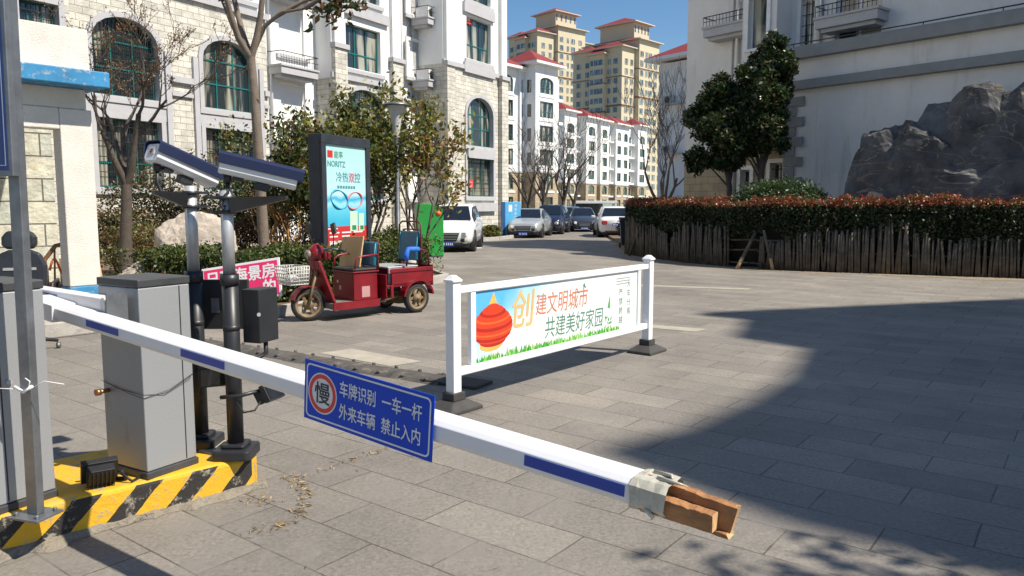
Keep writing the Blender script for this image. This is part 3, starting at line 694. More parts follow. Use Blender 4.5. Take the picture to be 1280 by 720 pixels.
# tall magnolia in the garden bed, its top above the picture
t = tree('magnolia_tree', 'tall smooth-trunked tree forking high up, standing behind the hedge beside the blue hooded cameras', (-4.55,14.2,0.1), 12, 0.11, 4.2, (-0.045,0,1), 1.5, 3,
     (900,0.16,0.09,[lf_brn,lf_dark,lf_mid],[3,3,1]), bark_pale, 3, 0.25, 0.16, 0.75, (2,3), 0.6, forkspread=0.5,
     extra=[[(-.15,0,4.2),(.1,.05,4.75),(.45,-.1,4.95),(.95,-.2,5.0),(1.25,-.2,4.92)],[(.3,0,4.9),(.8,.1,5.2),(1.35,.1,5.32),(1.75,.1,5.22)],[(.9,-.2,5.0),(1.3,-.3,5.2),(1.55,-.3,5.15)],[(-.15,0,4.2),(-.5,.1,4.75),(-.75,.1,5.4)],[(1.2,.1,5.3),(1.45,0,5.05)]])
# thin budding tree right of the guard booth
t = tree('budding_tree', 'thin leafless tree with dark forked trunk and brown buds right behind the guard booth pillar', (-7.35,14.6,0.1), 5, 0.13, 1.95, (0.0,0,1), 1.3, 5,
     (3600,0.045,0.03,[lf_dry,lf_brn,lf_org],[3,2,1]), bark, 3, 0.3, 0.12, 0.74, (2,3), 0.65, forkspread=0.5, minr=0.005)
# leafy shrubs and trees behind the light box
def multi(name, label, loc, seed, stems, h, rad, n, size, mats, wts, mat=bark, group=None):
    rnd = random.Random(seed); t = thing(name, label, 'tree', loc, 0, group); mb = MB(); tips = []
    for i in range(stems):
        a = 2*math.pi*i/stems; d = Vector((math.cos(a)*rad*.45, math.sin(a)*rad*.3, h*.5)); d.normalize()
        grow(mb, (math.cos(a)*.1, math.sin(a)*.1, 0), d, h*.42, 0.042, 3, rnd, tips, 0, 0.25, 0.12, (2,3), 0.66, 4, 0.006, 0.6)
    mb.build('trunk', mat, t, recalc=False)
    rs = np.random.RandomState(seed); T = np.array([tuple(q) for q in tips]); T = T[T[:,2] > h*.24]
    k = rs.randint(0, len(T), n); P = T[k] + rs.normal(size=(n,3))*0.15
    leaves('crown', P, size, mats, wts, t, rs, 2.0)
    return t
multi('broadleaf_shrub_tree', 'green multi-stemmed small tree rising behind the left edge of the tall advertising light box', (-4.7,17.2,0.1), 3, 6, 3.5, 1.7, 7500, 0.12, [lf_dark,lf_mid,lf_lite,lf_yel,lf_brn], [3,4,2.2,.8,.8])
multi('broadleaf_shrub_tree', 'yellow-green bushy tree showing above the top of the advertising light box', (-3.55,17.8,0.1), 8, 7, 4.1, 1.5, 8500, 0.12, [lf_mid,lf_lite,lf_yel,lf_dark], [3.2,4.5,2.2,1.8])  # share of pale and yellow leaves raised to imitate backlit gold
multi('broadleaf_shrub_tree', 'small tree with yellow and orange leaves right of the street lamp', (-2.35,18.6,0.1), 21, 5, 3.8, 1.0, 2000, 0.14, [lf_yel,lf_org,lf_lite,lf_mid], [4,2,3,2])
multi('wrapped_shrub', 'bare shrub with orange straw-wrapped stems left of the advertising light box', (-5.15,17.0,0.1), 33, 7, 2.1, 1.0, 260, 0.07, [lf_brn,lf_dry], [1,1], bark_orange)
# bushes in the bed
bush('dark_bush', 'tall dark green bush at the foot of the stone wall, left of the light box', 'bush', (-5.0,20.5,0.1), (1.4,0.8,1.5), 9000, 0.08, [lf_dark,lf_mid,lf_brn], [4,2,1], 18)
bush('dry_bush', 'brown leafless-looking bush between the booth pillar and the pale boulders', 'bush', (-9.0,17.6,0.1), (1.3,0.7,1.0), 6000, 0.07, [lf_brn,lf_dry,lf_dark,lf_mid], [1.4,2.2,2,1.5], 19, stems=6)
bush('green_bush', 'yellow-green low bush left of the pale boulders', 'bush', (-8.0,17.0,0.1), (1.3,0.8,0.65), 5000, 0.06, [lf_lite,lf_mid,lf_dark], [3,3,2], 2)
bush('dry_bush', 'dry straw-brown bush behind the thin bare tree', 'bush', (-7.4,16.2,0.1), (1.7,0.7,0.75), 8000, 0.06, [lf_dry,lf_brn,lf_mid,lf_lite], [5,1.4,1.6,.8], 3)
bush('dry_bush', 'tall rust-brown bush below the barred ground floor windows', 'bush', (-8.6,20.0,0.1), (3.0,0.8,1.5), 12000, 0.08, [lf_brn,lf_dark,lf_dry,lf_mid], [1.6,3,1.6,2.2], 4)
bush('red_bush', 'reddish-brown bush behind the hedge between the two camera poles', 'bush', (-6.1,17.6,0.1), (1.6,0.7,0.75), 5000, 0.06, [lf_red,lf_brn,lf_dark], [2,4,2], 5)
bush('green_bush', 'dark green bush behind the right camera pole', 'bush', (-6.3,19.3,0.1), (1.8,0.8,1.45), 11000, 0.07, [lf_dark,lf_mid], [3,2], 6)
bush('green_bush', 'light green bush behind the hedge right of the light box', 'bush', (-2.7,17.3,0.1), (0.7,0.5,0.65), 3500, 0.07, [lf_lite,lf_mid,lf_dark], [2,3,2], 7)
bush('green_bush', 'low clipped green bush between the white car and the silver sedan', 'bush', (-0.95,36.7,0.1), (0.9,0.6,0.35), 2600, 0.09, [lf_mid,lf_lite,lf_brn], [3,2,1], 9)
bush('dark_bush', 'dark bush at the foot of the stone block behind the white car', 'bush', (-3.6,35.5,0.1), (1.2,0.7,0.5), 2500, 0.09, [lf_dark,lf_mid,lf_brn], [3,2,1], 10)

def hedge_mesh(pts, wd, z0, z1, step=0.25, taper=0.1):
    P = []; F = []
    path = [Vector((*p,0)) for p in pts]; S = []
    for i in range(len(path)-1):
        k = max(1, int((path[i+1]-path[i]).length/step))
        S += [path[i].lerp(path[i+1], j/k) for j in range(k)]
    S.append(path[-1]); return S
def hedge(name, label, pts, wd, z0, z1, n, size, side_m, side_w, top_m=None, top_w=None, seed=1, ragged=0.0, corez=None, inset=0.0, topband=0.16):
    rs = np.random.RandomState(seed); S = hedge_mesh(pts, wd, z0, z1); N = len(S)
    T = [(S[min(i+1,N-1)]-S[max(i-1,0)]).normalized() for i in range(N)]; Nn = [Vector((-t.y,t.x,0)) for t in T]
    cv = []; cf = []
    for i in range(N):
        e = 0.10; zz = z0 + (0.12*math.sin(i*0.55)+0.08*math.sin(i*1.7+1))*ragged + 0.05
        for (o, z) in ((e+inset,corez if corez is not None else zz),(wd-e,corez if corez is not None else zz),(wd-e,z1-.10),(e,z1-.10)):
            q = S[i]+Nn[i]*o; cv.append((q.x,q.y,z))
    for i in range(N-1):
        for k in range(4): cf.append((i*4+k, i*4+(k+1)%4, i*4+4+(k+1)%4, i*4+4+k))
    cf += [(0,1,2,3), ((N-1)*4+3,(N-1)*4+2,(N-1)*4+1,(N-1)*4)]
    mats = list(side_m) + list(top_m or []); k = rs.randint(0, N-1, n); f = rs.rand(n)
    Sa = np.array([tuple(q) for q in S]); Na = np.array([tuple(q) for q in Nn])
    base = Sa[k]*(1-f)[:,None]+Sa[k+1]*f[:,None]; nn = Na[k]
    u = rs.rand(n); o = np.empty(n); z = np.empty(n)
    wave = np.array([0.12*math.sin(i*0.55)+0.08*math.sin(i*1.7+1) for i in range(N)])[k]*ragged
    fr = u < .58; bk = (u >= .58) & (u < .63); tp = u >= .63
    bump = 0.05*np.sin(k*0.8)+0.04*np.sin(k*2.1+2)
    o[fr] = rs.normal(0.03, .06, fr.sum()); o[bk] = wd - rs.normal(0, .05, bk.sum()); o[tp] = rs.rand(tp.sum())*wd
    z[~tp] = (z0+wave[~tp]) + rs.rand((~tp).sum())*(z1-z0-wave[~tp]); z[tp] = z1 + rs.normal(0, .045, tp.sum()) + bump[tp]
    o += bump*0.6
    ends = rs.rand(n) < .03; base[ends] = np.where((rs.rand(ends.sum()) < .5)[:,None], Sa[0], Sa[-1]); o[ends] = rs.rand(ends.sum())*wd
    z += np.where(z > z1-.3, .03*np.sin(k*.21+seed)+.025*np.sin(k*.53), 0)*min(1, ragged)
    shoots = (rs.rand(n) < .005*ragged) & (z > z1-.1); z[shoots] += rs.rand(shoots.sum())*.22
    P = base + nn*o[:,None]; P[:,2] = z
    idx = rs.choice(len(side_m), n, p=np.array(side_w)/sum(side_w))
    if top_m:
        top = z > z1 - topband*rs.rand(n)**0.7
        idx[top] = len(side_m) + rs.choice(len(top_m), top.sum(), p=np.array(top_w)/sum(top_w))
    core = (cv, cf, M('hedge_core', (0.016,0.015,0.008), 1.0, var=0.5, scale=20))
    o_ = leaves(name, P, size, mats, None, None, rs, 1.8, core=core, idx=idx)
    return tag(o_, label, 'hedge')
hedge('clipped_hedge', 'clipped dark green hedge behind the red tricycle and the pink sign', [(-6.0,12.35),(-3.95,11.95),(-3.35,12.3),(-1.75,16.5)], 0.95, 0.12, 0.86, 30000, 0.06, [lf_dark,lf_mid,lf_lite,lf_brn], [5,4,1,0.7], [lf_mid,lf_lite,lf_dark], [3,1.6,2], 4)
HP = [(3.85,26.2),(4.18,24.5),(5.02,22.0),(6.1,20.2),(7.28,19.17),(8.9,18.45),(11.6,17.25),(15.4,15.5)]
hedge('photinia_hedge', 'long dark hedge with reddish new leaves on top growing over the stake fence', HP, 1.5, 0.80, 1.72, 110000, 0.065, [lf_dark,M('leaf_dark_brown',(0.035,0.028,0.014),0.6,var=0.3),lf_mid], [6,3,1.2], [lf_red,leafm('leaf_new_red',(0.24,0.045,0.027)),lf_brn,lf_org,lf_mid,lf_yel], [3,3,2.5,1.2,2,0.6], 6, ragged=1.6, corez=.06, inset=.28)  # side leaves: dark green with very dark brown mixed in at random

mb = MB(); pa = [(3.82,25.9),(4.17,24.3),(5.02,21.8),(6.08,20.1),(7.28,19.08),(8.9,18.36),(11.6,17.16),(15.4,15.4)]; rnd = random.Random(7); S = hedge_mesh(pa,0,0,0,.3)
for i in range(len(S)-1):
    ws = [.18+.14*math.sin(j*.4)+.1*math.sin(j*1.3) + .012*j for j in (i,i+1)]; t_ = (S[i+1]-S[i]).normalized(); n_ = Vector((t_.y,-t_.x,0))
    a_, b_ = S[i]+n_*ws[0], S[i+1]+n_*ws[1]; mb.quad((S[i].x,S[i].y,.005),(a_.x,a_.y,.005),(b_.x,b_.y,.005),(S[i+1].x,S[i+1].y,.005))
tag(mb.build('dirt_strip', M('sandy_dirt',(0.25,0.20,0.13),.95,var=.3,scale=4,dirt=(0.17,0.15,0.115),dscale=6,dcov=.48), recalc=False), kind='structure')
# stake fence in front of the photinia hedge
wood_grey = M('weathered_stake', (0.10,0.08,0.06), 0.9, var=0.5, scale=5, bump=0.6, bscale=30)
wood_new = M('fresh_wood', (0.46,0.29,0.15), 0.8, var=0.2, scale=7)
S = hedge_mesh([(3.82,25.9),(4.17,24.3),(5.02,21.8),(6.08,20.1),(7.28,19.08),(8.9,18.36),(11.6,17.16),(15.4,15.4)], 0, 0, 0, 0.068)
rnd = random.Random(4); rail = MB(); rest = MB()
fence = thing('stake_fence', 'rough fence of weathered wooden stakes under the red-topped hedge', 'fence', (0,0,0))
inside = [i for i, q in enumerate(S) if q.x < .667*q.y+.3 and not (5.80 < q.x < 6.35)]
near = set(sorted(inside, key=lambda i: S[i].y)[:100])
for i in inside:
    q = S[i]; hgt = 1.0+0.16*math.sin(i*0.10+.4)+0.10*math.sin(i*0.23)+rnd.uniform(-.08,.06); r_ = rnd.uniform(.026,.044)
    mb = MB() if i in near else rest
    mb.cyl((q.x+rnd.gauss(0,.010), q.y+rnd.gauss(0,.015), 0), (q.x+rnd.gauss(0,.035), q.y+rnd.gauss(0,.02)+.03, hgt), r_, r_*rnd.uniform(.75,1), 6, 0)
    if i in near: mb.build('stake', wood_grey, fence, recalc=False)
tag(rest.build('stake', wood_grey, fence, recalc=False), kind='stuff')
for i in range(0, len(S)-12, 12):
    a, b = S[i], S[i+12]; rail.cyl((a.x+.05,a.y+.09,.45),(b.x+.05,b.y+.09,.45+rnd.uniform(-.04,.04)),0.025,n=5)
    if 5.0 < a.x < 6.6: rail.cyl((a.x+.03,a.y+.08,.72),(b.x+.03,b.y+.08,.75),0.025,n=5); rail.cyl((a.x+.03,a.y+.08,.12),(b.x+.03,b.y+.08,.14),0.025,n=5)
rail.build('rail', wood_grey, fence, recalc=False)
m = MB(); m.cyl((5.80,19.75,0.0),(6.35,20.0,.98),.045,.04,8); m.cyl((5.797,19.748,-.005),(5.96,19.823,.29),.0475,.0475,8,mi=1); tag(m.build('leaning_pole',[wood_grey,wood_new]), 'leaning timber prop with fresh cut foot in the gap of the stake fence', 'pole')
m = MB(); m.cyl((6.62,19.45,0),(6.42,19.62,1.0),.04,.035,8); m.cyl((6.624,19.447,-.005),(6.57,19.49,.3),.0425,.0425,8,mi=1); tag(m.build('leaning_pole',[wood_grey,wood_new]), 'steep pale-footed prop just right of the gap in the stake fence', 'pole')
m = MB(); m.cyl((3.8,24.9,0),(4.25,25.1,1.15),.05,.04,8); tag(m.build('leaning_pole',wood_grey), 'slanting grey stake at the street end of the stake fence beside the bin', 'pole')

# evergreen magnolias: crown lumps (x, y, z, radius) relative to the foot
def evergreen(label, loc, seed, h0, lumps, n, size=0.15, r=0.1, group='dark evergreen trees in front of the ochre stone wall'):
    rs = np.random.RandomState(seed); t = thing('evergreen_magnolia', label, 'tree', loc, 0, group)
    mb = MB(); Lp = np.array(lumps); top = Lp[np.argmax(Lp[:,2])]
    mb.tube([(0,0,0),(.03,.02,h0*.5),(0,0,h0),(top[0]*.5,top[1]*.5,(h0+top[2])*.5),(top[0],top[1],top[2])], [r*1.2,r,r*.85,r*.5,r*.15], 9, caps=False)
    for q in Lp: e = Vector(q[:3]); mb.tube([(0,0,h0*.85+max(0,(e.z-h0)*.35)), Vector((0,0,h0)).lerp(e,.55)+Vector((0,0,.1)), e], [r*.4,r*.22,r*.06], 5, caps=False)
    mb.build('trunk', bark, t, recalc=False)
    w_ = Lp[:,3]**2; k = rs.choice(len(Lp), n, p=w_/w_.sum()); q = rs.normal(size=(n,3)); q /= np.linalg.norm(q,axis=1)[:,None]
    sub = rs.normal(size=(len(Lp),9,3)); sub /= np.linalg.norm(sub,axis=2)[:,:,None]            # sprays of leaves on every lump
    j = rs.randint(0,9,n); c_ = Lp[k,:3]+sub[k,j]*(Lp[k,3]*.62)[:,None]
    P = c_+q*(Lp[k,3]*(.16+.36*rs.rand(n)))[:,None]
    leaves('crown', P, size, [lf_mag, lf_dark, lf_brn, lf_mid], [8,4,0.4,2.4], t, rs, 2.3)
evergreen('dark glossy evergreen tree, the lower one on the left by the red-tiled block', (6.85,24.4,0.1), 3, 2.1,
    [(-.5,0,5.15,.55),(-.85,.1,4.4,.68),(-.55,-.4,3.6,.8),(-.95,.2,2.95,.5),(-.1,.1,4.7,.62),(0,-.5,3.8,.7),(-.2,.1,2.95,.5),(.3,.4,3.1,.45),(-.3,.5,4.0,.75),(.3,-.1,4.3,.7),(.15,.2,5.0,.55)], 24000)
evergreen('dark glossy evergreen tree, the taller one reaching the gatehouse cornice', (7.7,24.0,0.1), 7, 2.4,
    [(-.35,0,5.4,.55),(.05,.1,6.0,.5),(.30,0,6.45,.38),(.45,-.2,5.75,.48),(.3,.3,4.95,.6),(-.2,-.5,4.9,.55),(.1,-.3,4.2,.65),(.55,.2,4.2,.42),(-.25,.3,3.6,.6),(.25,-.4,3.45,.5),(-.6,0,3.1,.42),(.65,.1,5.2,.35),(-.55,.3,4.4,.65),(.1,0,4.6,.8),(.15,0,5.4,.7),(-.75,0,3.7,.55)], 26000, 0.15, 0.12)
bush('juniper', 'low spreading green juniper in front of the quoined corner of the gatehouse', 'bush', (7.65,21.6,0.1), (1.9,0.9,0.85), 20000, 0.10, [lf_jun,lf_mid,lf_dark], [5,2,2], 14, 16, aspect=3.2, zc=1.62)
bush('yellow_bush', 'small yellowish bush between the trunks of the dark evergreen trees', 'bush', (6.9,23.6,0.1), (0.5,0.4,0.95), 900, 0.09, [lf_yel,lf_lite,lf_org], [3,2,1], 15, 6)
bush('dark_bush', 'dark round bush behind the left end of the red-topped hedge', 'bush', (5.2,30.5,0.1), (1.3,1.0,0.95), 5000, 0.1, [lf_dark,lf_mid], [3,1], 16)

# bare street trees
tree('bare_tree', 'bare brown tree behind the left end of the red-topped hedge', (6.1,31.5,0.1), 41, 0.13, 1.3, (0.02,0,1), 1.7, 5, None, bark_pale, 4, 0.22, 0.13, 0.78, (2,3), 0.5, forkspread=0.5, minr=0.007)
for i, (x, y, sd, h, lab) in enumerate([(1.1,52,51,1.6,'bare street tree right beside the blue sign panel'),(2.15,50,52,1.7,'bare street tree between the blue sign panel and the white block, above the silver sedan'),(3.6,54,53,1.8,'bare street tree above the dark blue car'),(5.0,62,54,1.6,'farthest bare street tree, in front of the turreted white block')]):
    tree('bare_tree', lab, (x,y,0.1), sd, 0.17, h, (0.03*((-1)**i),0,1), 2.0, 4, None, bark, 4, 0.24, 0.12, 0.76, (2,3), 0.6, 'bare street trees above the parked cars', 0.55, 0.011)
# tree outside the picture on the right that dapples the foreground paving
tree('shade_tree', 'leafy tree beside the unseen shade-casting building dappling the paving', (5.5,1.4,0), 61, 0.12, 3.2, (-.05,0,1), 0.95, 3, (1300,0.17,0.18,[lf_mag,lf_dark,lf_mid],[4,2,1]), bark, 4, 0.25, 0.1, 0.75, (2,3), 0.7)

# ------------------------------------------------------------------ boulders
rock_pale = M('pale_boulder', (0.44,0.38,0.32), 0.9, var=0.25, scale=2.2, bump=0.8, bscale=14, dirt=(0.25,0.20,0.16), dscale=2.5, dcov=0.54)
rock_dark = M('dark_boulder', (0.085,0.085,0.09), 0.75, var=0.45, scale=1.6, bump=1.0, bscale=6, dirt=(0.24,0.20,0.15), dscale=1.4, dcov=0.585)
rock_tan = M('tan_boulder', (0.40,0.31,0.21), 0.9, var=0.3, scale=3, bump=0.8, bscale=14)
rock('boulder', 'pale grey boulder, the large one lying behind the hedge left of the pink sign', (-5.75,13.9,0.5), (0.78,0.5,0.92), 3, rock_pale, R(25), 5, 0.0)
rock('boulder', 'small pale boulder standing at the left end of the clipped hedge', (-6.15,12.6,0.25), (0.36,0.35,0.62), 5, rock_pale, R(10), 4)
def vein_rock():
    m = M('veined_dark_rock', (0.098,0.097,0.097), 0.85, var=0.55, scale=1.3, bump=1.0, bscale=5, dirt=(0.26,0.215,0.16), dscale=1.0, dcov=0.57, spec=.3)
    n = m.node_tree.nodes; L = m.node_tree.links; p = n['Principled BSDF']; src = p.inputs['Base Color'].links[0].from_socket
    tc = n.new('ShaderNodeTexCoord'); mp = n.new('ShaderNodeMapping'); mp.inputs['Scale'].default_value = (.45,.45,1.25); mp.inputs['Rotation'].default_value = (.1,.25,0); L.new(tc.outputs['Object'], mp.inputs[0])
    nz = n.new('ShaderNodeTexNoise'); nz.inputs['Scale'].default_value = 1.5; nz.inputs['Detail'].default_value = 5; nz.inputs['Distortion'].default_value = 1.2; L.new(mp.outputs[0], nz.inputs['Vector'])
    sb = n.new('ShaderNodeMath'); sb.operation = 'SUBTRACT'; sb.inputs[1].default_value = .5; L.new(nz.outputs['Fac'], sb.inputs[0])
    ab = n.new('ShaderNodeMath'); ab.operation = 'ABSOLUTE'; L.new(sb.outputs[0], ab.inputs[0])
    mr = n.new('ShaderNodeMapRange'); mr.inputs['From Min'].default_value = .012; mr.inputs['From Max'].default_value = .0; mr.inputs['To Max'].default_value = .8; L.new(ab.outputs[0], mr.inputs['Value'])
    mx = n.new('ShaderNodeMix'); mx.data_type = 'RGBA'; L.new(mr.outputs[0], mx.inputs['Factor']); L.new(src, mx.inputs['A']); mx.inputs['B'].default_value = (0.30,0.25,0.18,1); L.new(mx.outputs['Result'], p.inputs['Base Color'])
    return m
mb = MB(); d_ = Vector((.82,-.57,0)); n_ = Vector((.57,.82,0)); p0 = Vector((9.25,21.45,0)); RA = math.atan2(-.57,.82)
bl = [(s_,0,h*.46,dx_,.72,h*.58,sd,tl) for s_,h,dx_,sd,tl in ((.5,3.0,.62,3,5),(1.05,3.5,.95,8,-4),(1.75,3.75,1.15,15,6),(2.4,3.95,1.2,19,-3),(3.05,4.25,1.2,22,4),(3.7,4.45,1.25,27,-5),(4.6,4.35,1.35,31,4),(5.6,4.1,1.2,33,-4))]
bl += [(2.9,-.5,1.2,1.3,.42,1.7,36,14),(1.4,-.45,1.0,1.0,.40,1.5,41,-10),(4.3,-.55,1.1,1.3,.42,1.7,44,10),(.2,-.1,.8,.5,.5,1.2,48,0)]
for (s_, o_, z_, dx_, dy_, dz_, sd, tl) in bl:
    c_ = p0+d_*s_+n_*o_; mb.X = Matrix.Translation((c_.x,c_.y,z_)) @ Matrix.Rotation(RA,4,'Z') @ Matrix.Rotation(R(tl),4,'Y')
    V, F = rock_blob((dx_,dy_,dz_), sd, 5, 22, .05, .8, .72); mb.add(V, F)
tag(mb.build('boulder', vein_rock()), 'huge dark grey rock with pale veins in front of the gatehouse wall', 'boulder')
rock('boulder', 'tan rock lying at the foot of the huge dark rock', (9.65,20.45,0.95), (0.75,0.36,0.95), 12, rock_tan, R(-25), 4)

# ================================================================== VEHICLES
def paint(name, col, metal=0.0): return M(name, col, 0.28, metal, var=0.02, coat=0.8)
def vehicle(name, label, cat, loc, hd, L_, Wd, col, st, Hh, suv=False, plate=True, stripes=False, front=True):
    """car along local +x; st = stations (x fraction, half width, z bottom, z belt, z roof, half roof width)"""
    t = thing(name, label, cat, loc, hd); b = MB(); n = len(st); rings = []
    for (fx, hw, zb, zs, zr, rw) in st:
        x = (fx-.5)*L_
        h = [(0,zb),(hw*.86,zb),(hw*.97,zb+.10),(hw,zb+(zs-zb)*.45),(hw*.985,zs-.10),(hw*.94,zs),(rw,zr-.03),(rw*.82,zr),(0,zr+.012)]
        ring = [(x,y,z) for y,z in h] + [(x,-y,z) for y,z in reversed(h[1:-1])]
        rings.append(ring)
    k = len(rings[0]); vs = [p for r_ in rings for p in r_]; fs = []
    for i in range(n-1):
        for j in range(k): fs.append((i*k+j,(i+1)*k+j,(i+1)*k+(j+1)%k,i*k+(j+1)%k))
    fs.append(tuple(range(k))); fs.append(tuple((n-1)*k+j for j in reversed(range(k))))
    b.add(vs, fs, 0, True)
    wr = 0.34 if suv else 0.31; fwx = L_*.5-L_*.185; rwx = -L_*.5+L_*.195
    for x in (fwx, rwx):
        for s in (1,-1): b.cyl((x,s*(Wd/2-.30),wr+.02),(x,s*(Wd/2+.004),wr+.02),wr+.075,n=20,mi=1)
    b.bb(-L_*.47,-Wd*.40,.17,L_*.47,Wd*.40,.36,1)
    bo = b.build('body', [col, black_pl], t, bevel=0)
    # glazing: patches between belt line and roof, set 6 mm proud
    g = MB()
    def patch(i0, i1, j0, j1, u0, u1, v0, v1):
        A, B_, C_, D = Vector(rings[i0][j0]), Vector(rings[i1][j0]), Vector(rings[i1][j1]), Vector(rings[i0][j1])
        f = lambda u, v: A.lerp(B_, u).lerp(D.lerp(C_, u), v)
        nn = (B_-A).cross(D-A).normalized(); ce = f(.5,.5)
        if nn.dot(ce-Vector((0,0,.6))) < 0: nn = -nn
        g.add([f(u0,v0)+nn*.008, f(u1,v0)+nn*.008, f(u1,v1)+nn*.008, f(u0,v1)+nn*.008], [(0,1,2,3)])
    cab = [i for i in range(n) if st[i][4] > Hh*.93]
    c0, c1 = cab[0], cab[-1]
    for i in range(c0, c1):
        for (j0,j1) in ((5,6),(k-5,k-6)): patch(i, i+1, j0, j1, .05, .95, .10, .90)
    for (j0,j1) in ((5,6),(k-5,k-6)):
        patch(c1, c1+1, j0, j1, 0, .55, .12, .88); patch(c0, c0-1, j0, j1, 0, .5, .12, .88)
    def screen(i_top, i_bot):
        yb, zb_ = st[i_bot][1]*.80, st[i_bot][4]+.015; yt, zt = st[i_top][5]*.86, st[i_top][4]
        xb, xt = (st[i_bot][0]-.5)*L_, (st[i_top][0]-.5)*L_; d = Vector((xt-xb,0,zt-zb_)); nn = Vector((-d.z,0,d.x)); nn.normalize()
        if nn.z < 0: nn = -nn
        P = lambda u, v: Vector((xb+(xt-xb)*v, (yb+(yt-yb)*v)*u, zb_+(zt-zb_)*v))+nn*.016
        g.add([P(-1,.04),P(1,.04),P(1,.93),P(-1,.93)], [(0,1,2,3)])
    screen(c1, c1+1); screen(c0, c0-1)
    g.build('windows', car_glass, t, recalc=False)
    for x in (fwx, rwx):
        for s in (1,-1):
            wm = MB(); pr = [(wr*.60,-.10),(wr*.92,-.105),(wr,-.07),(wr,.07),(wr*.92,.105),(wr*.60,.10)]
            wm.X = Matrix.Translation((x, s*(Wd/2-.10), wr)) @ Matrix.Rotation(R(90),4,'X'); wm.lathe(pr+[pr[0]], n=24, caps=False)
            wo = wm.build('wheel', tyre, t)
            rm = MB(); rm.X = Matrix.Translation((x, s*(Wd/2-.015), wr)) @ Matrix.Rotation(R(90),4,'X')
            rm.lathe([(wr*.66,-.02),(wr*.66,.02),(wr*.56,.012),(wr*.54,-.02),(wr*.66,-.02)], n=20, caps=False); rm.lathe([(wr*.56,-.05),(wr*.56,-.04)], n=20, mi=1)
            for q in range(5):
                a = 2*math.pi*q/5; rm.box((math.cos(a)*wr*.32, math.sin(a)*wr*.32, 0), (wr*.6,.06,.03), 0, Matrix.Rotation(a,3,'Z'))
            rm.build('rim', [rimm, black_pl], wo)
    for s in (1,-1):
        xm = (st[c1+1][0]-.5)*L_-.15; mm = MB(); mm.box((xm-.1, s*(Wd/2+.07), st[c1][3]+.08), (.14,.2,.14), 0); mm.build('wing_mirror', col, t, bevel=.03)
    F, B0 = L_/2, -L_/2; zs_f = st[-1][3]; zs_b = st[0][3]; hf = st[-1][1]; hb = st[0][1]
    for s in (1,-1):
        l = MB(); l.box((F-.16, s*hf*.84, zs_f-.10), (.36,.34,.15), 0, Matrix.Rotation(-s*R(24),3,'Z')); l.build('headlight', lamp_clear, t, bevel=.03)
        l = MB(); l.box((B0+.07, s*hb*.84, zs_b-.12), (.2,.3,.2), 0, Matrix.Rotation(s*R(14),3,'Z')); l.build('tail_light', lamp_red, t, bevel=.03)
        l = MB(); l.box((F-.08, s*hf*.80, .42), (.22,.16,.12), 0, Matrix.Rotation(-s*R(20),3,'Z')); l.build('fog_light', black_pl, t, bevel=.02)
    gr = MB(); gr.prism([(-hf*.62,zs_f-.06),(hf*.62,zs_f-.06),(hf*.46,zs_f-.36),(-hf*.46,zs_f-.36)], F-.05, F+.02, 0, lambda a,y,z: (y,a,z))
    go_ = gr.build('grille', black_pl, t)
    gb = MB()
    for q in range(3): gb.bb(F+.018, -hf*(.56-.05*q), zs_f-.13-.08*q, F+.028, hf*(.56-.05*q), zs_f-.10-.08*q)
    gb.build('grille_bar', rimm, go_)
    m_ = MB(); m_.bb(F-.1,-hf*.8,.24,F+.012,hf*.8,.32); m_.bb(B0-.012,-hb*.8,.26,B0+.1,hb*.8,.36); m_.build('bumper_trim', black_pl, t, bevel=.02)
    for xx, zz, e in ((F+.03,zs_f-.44,1),(B0-.01,zs_b-.22,-1)):
        q = MB(); q.bb(xx-.012,-.23,zz-.075,xx+.012,.23,zz+.075); po = q.build('number_plate', plate_blue, t)
        q = MB()
        for c_ in range(6): y = -.18+c_*.065+(.02 if c_ > 1 else 0); q.bb(xx+e*.0135-.001,y,zz-.042,xx+e*.0135+.001,y+.03,zz+.042)
        q.build('plate_characters', plate_white, po)
    return t
def st_suv(H=1.70, W=1.83):
    h = W/2
    return [(0,h*.82,.36,.92,1.02,h*.70),(.03,h*.92,.30,1.02,1.12,h*.76),(.10,h*.99,.26,1.06,H-.08,h*.70),(.22,h,.24,1.06,H-.01,h*.72),(.40,h,.24,1.05,H,h*.73),(.565,h,.24,1.04,H-.07,h*.70),(.73,h*.99,.24,1.01,1.06,h*.80),(.88,h*.96,.26,.95,.99,h*.76),(.97,h*.88,.30,.84,.88,h*.68),(1,h*.76,.36,.74,.77,h*.6)]
def st_sed(H=1.47, W=1.76):
    h = W/2
    return [(0,h*.80,.36,.88,.93,h*.66),(.03,h*.92,.28,.97,1.02,h*.72),(.14,h*.98,.24,.98,1.04,h*.74),(.27,h,.23,.96,H-.07,h*.66),(.42,h,.23,.95,H,h*.68),(.53,h,.23,.94,H-.03,h*.67),(.715,h*.99,.23,.91,.96,h*.78),(.87,h*.96,.25,.85,.89,h*.74),(.97,h*.87,.29,.74,.78,h*.66),(1,h*.74,.36,.66,.69,h*.58)]
vehicle('parked_car', 'white sport utility car parked head-on behind the green cabinet', 'car', (-2.15,28.95,0), R(-92.5), 4.6, 1.83, paint('white_paint',(0.72,0.73,0.74)), st_suv(), 1.70, True)
vehicle('parked_car', 'silver sedan with blue number plate parked by the blue sign panel', 'car', (0.98,40.4,0), R(-101), 4.6, 1.78, paint('silver_paint',(0.42,0.44,0.44),0.35), st_sed(), 1.47)
vehicle('parked_car', 'dark blue car parked close behind the silver sedan', 'car', (2.3,45.1,0), R(-101), 4.6, 1.82, paint('navy_paint',(0.012,0.016,0.04)), st_suv(1.66,1.82), 1.66, True)
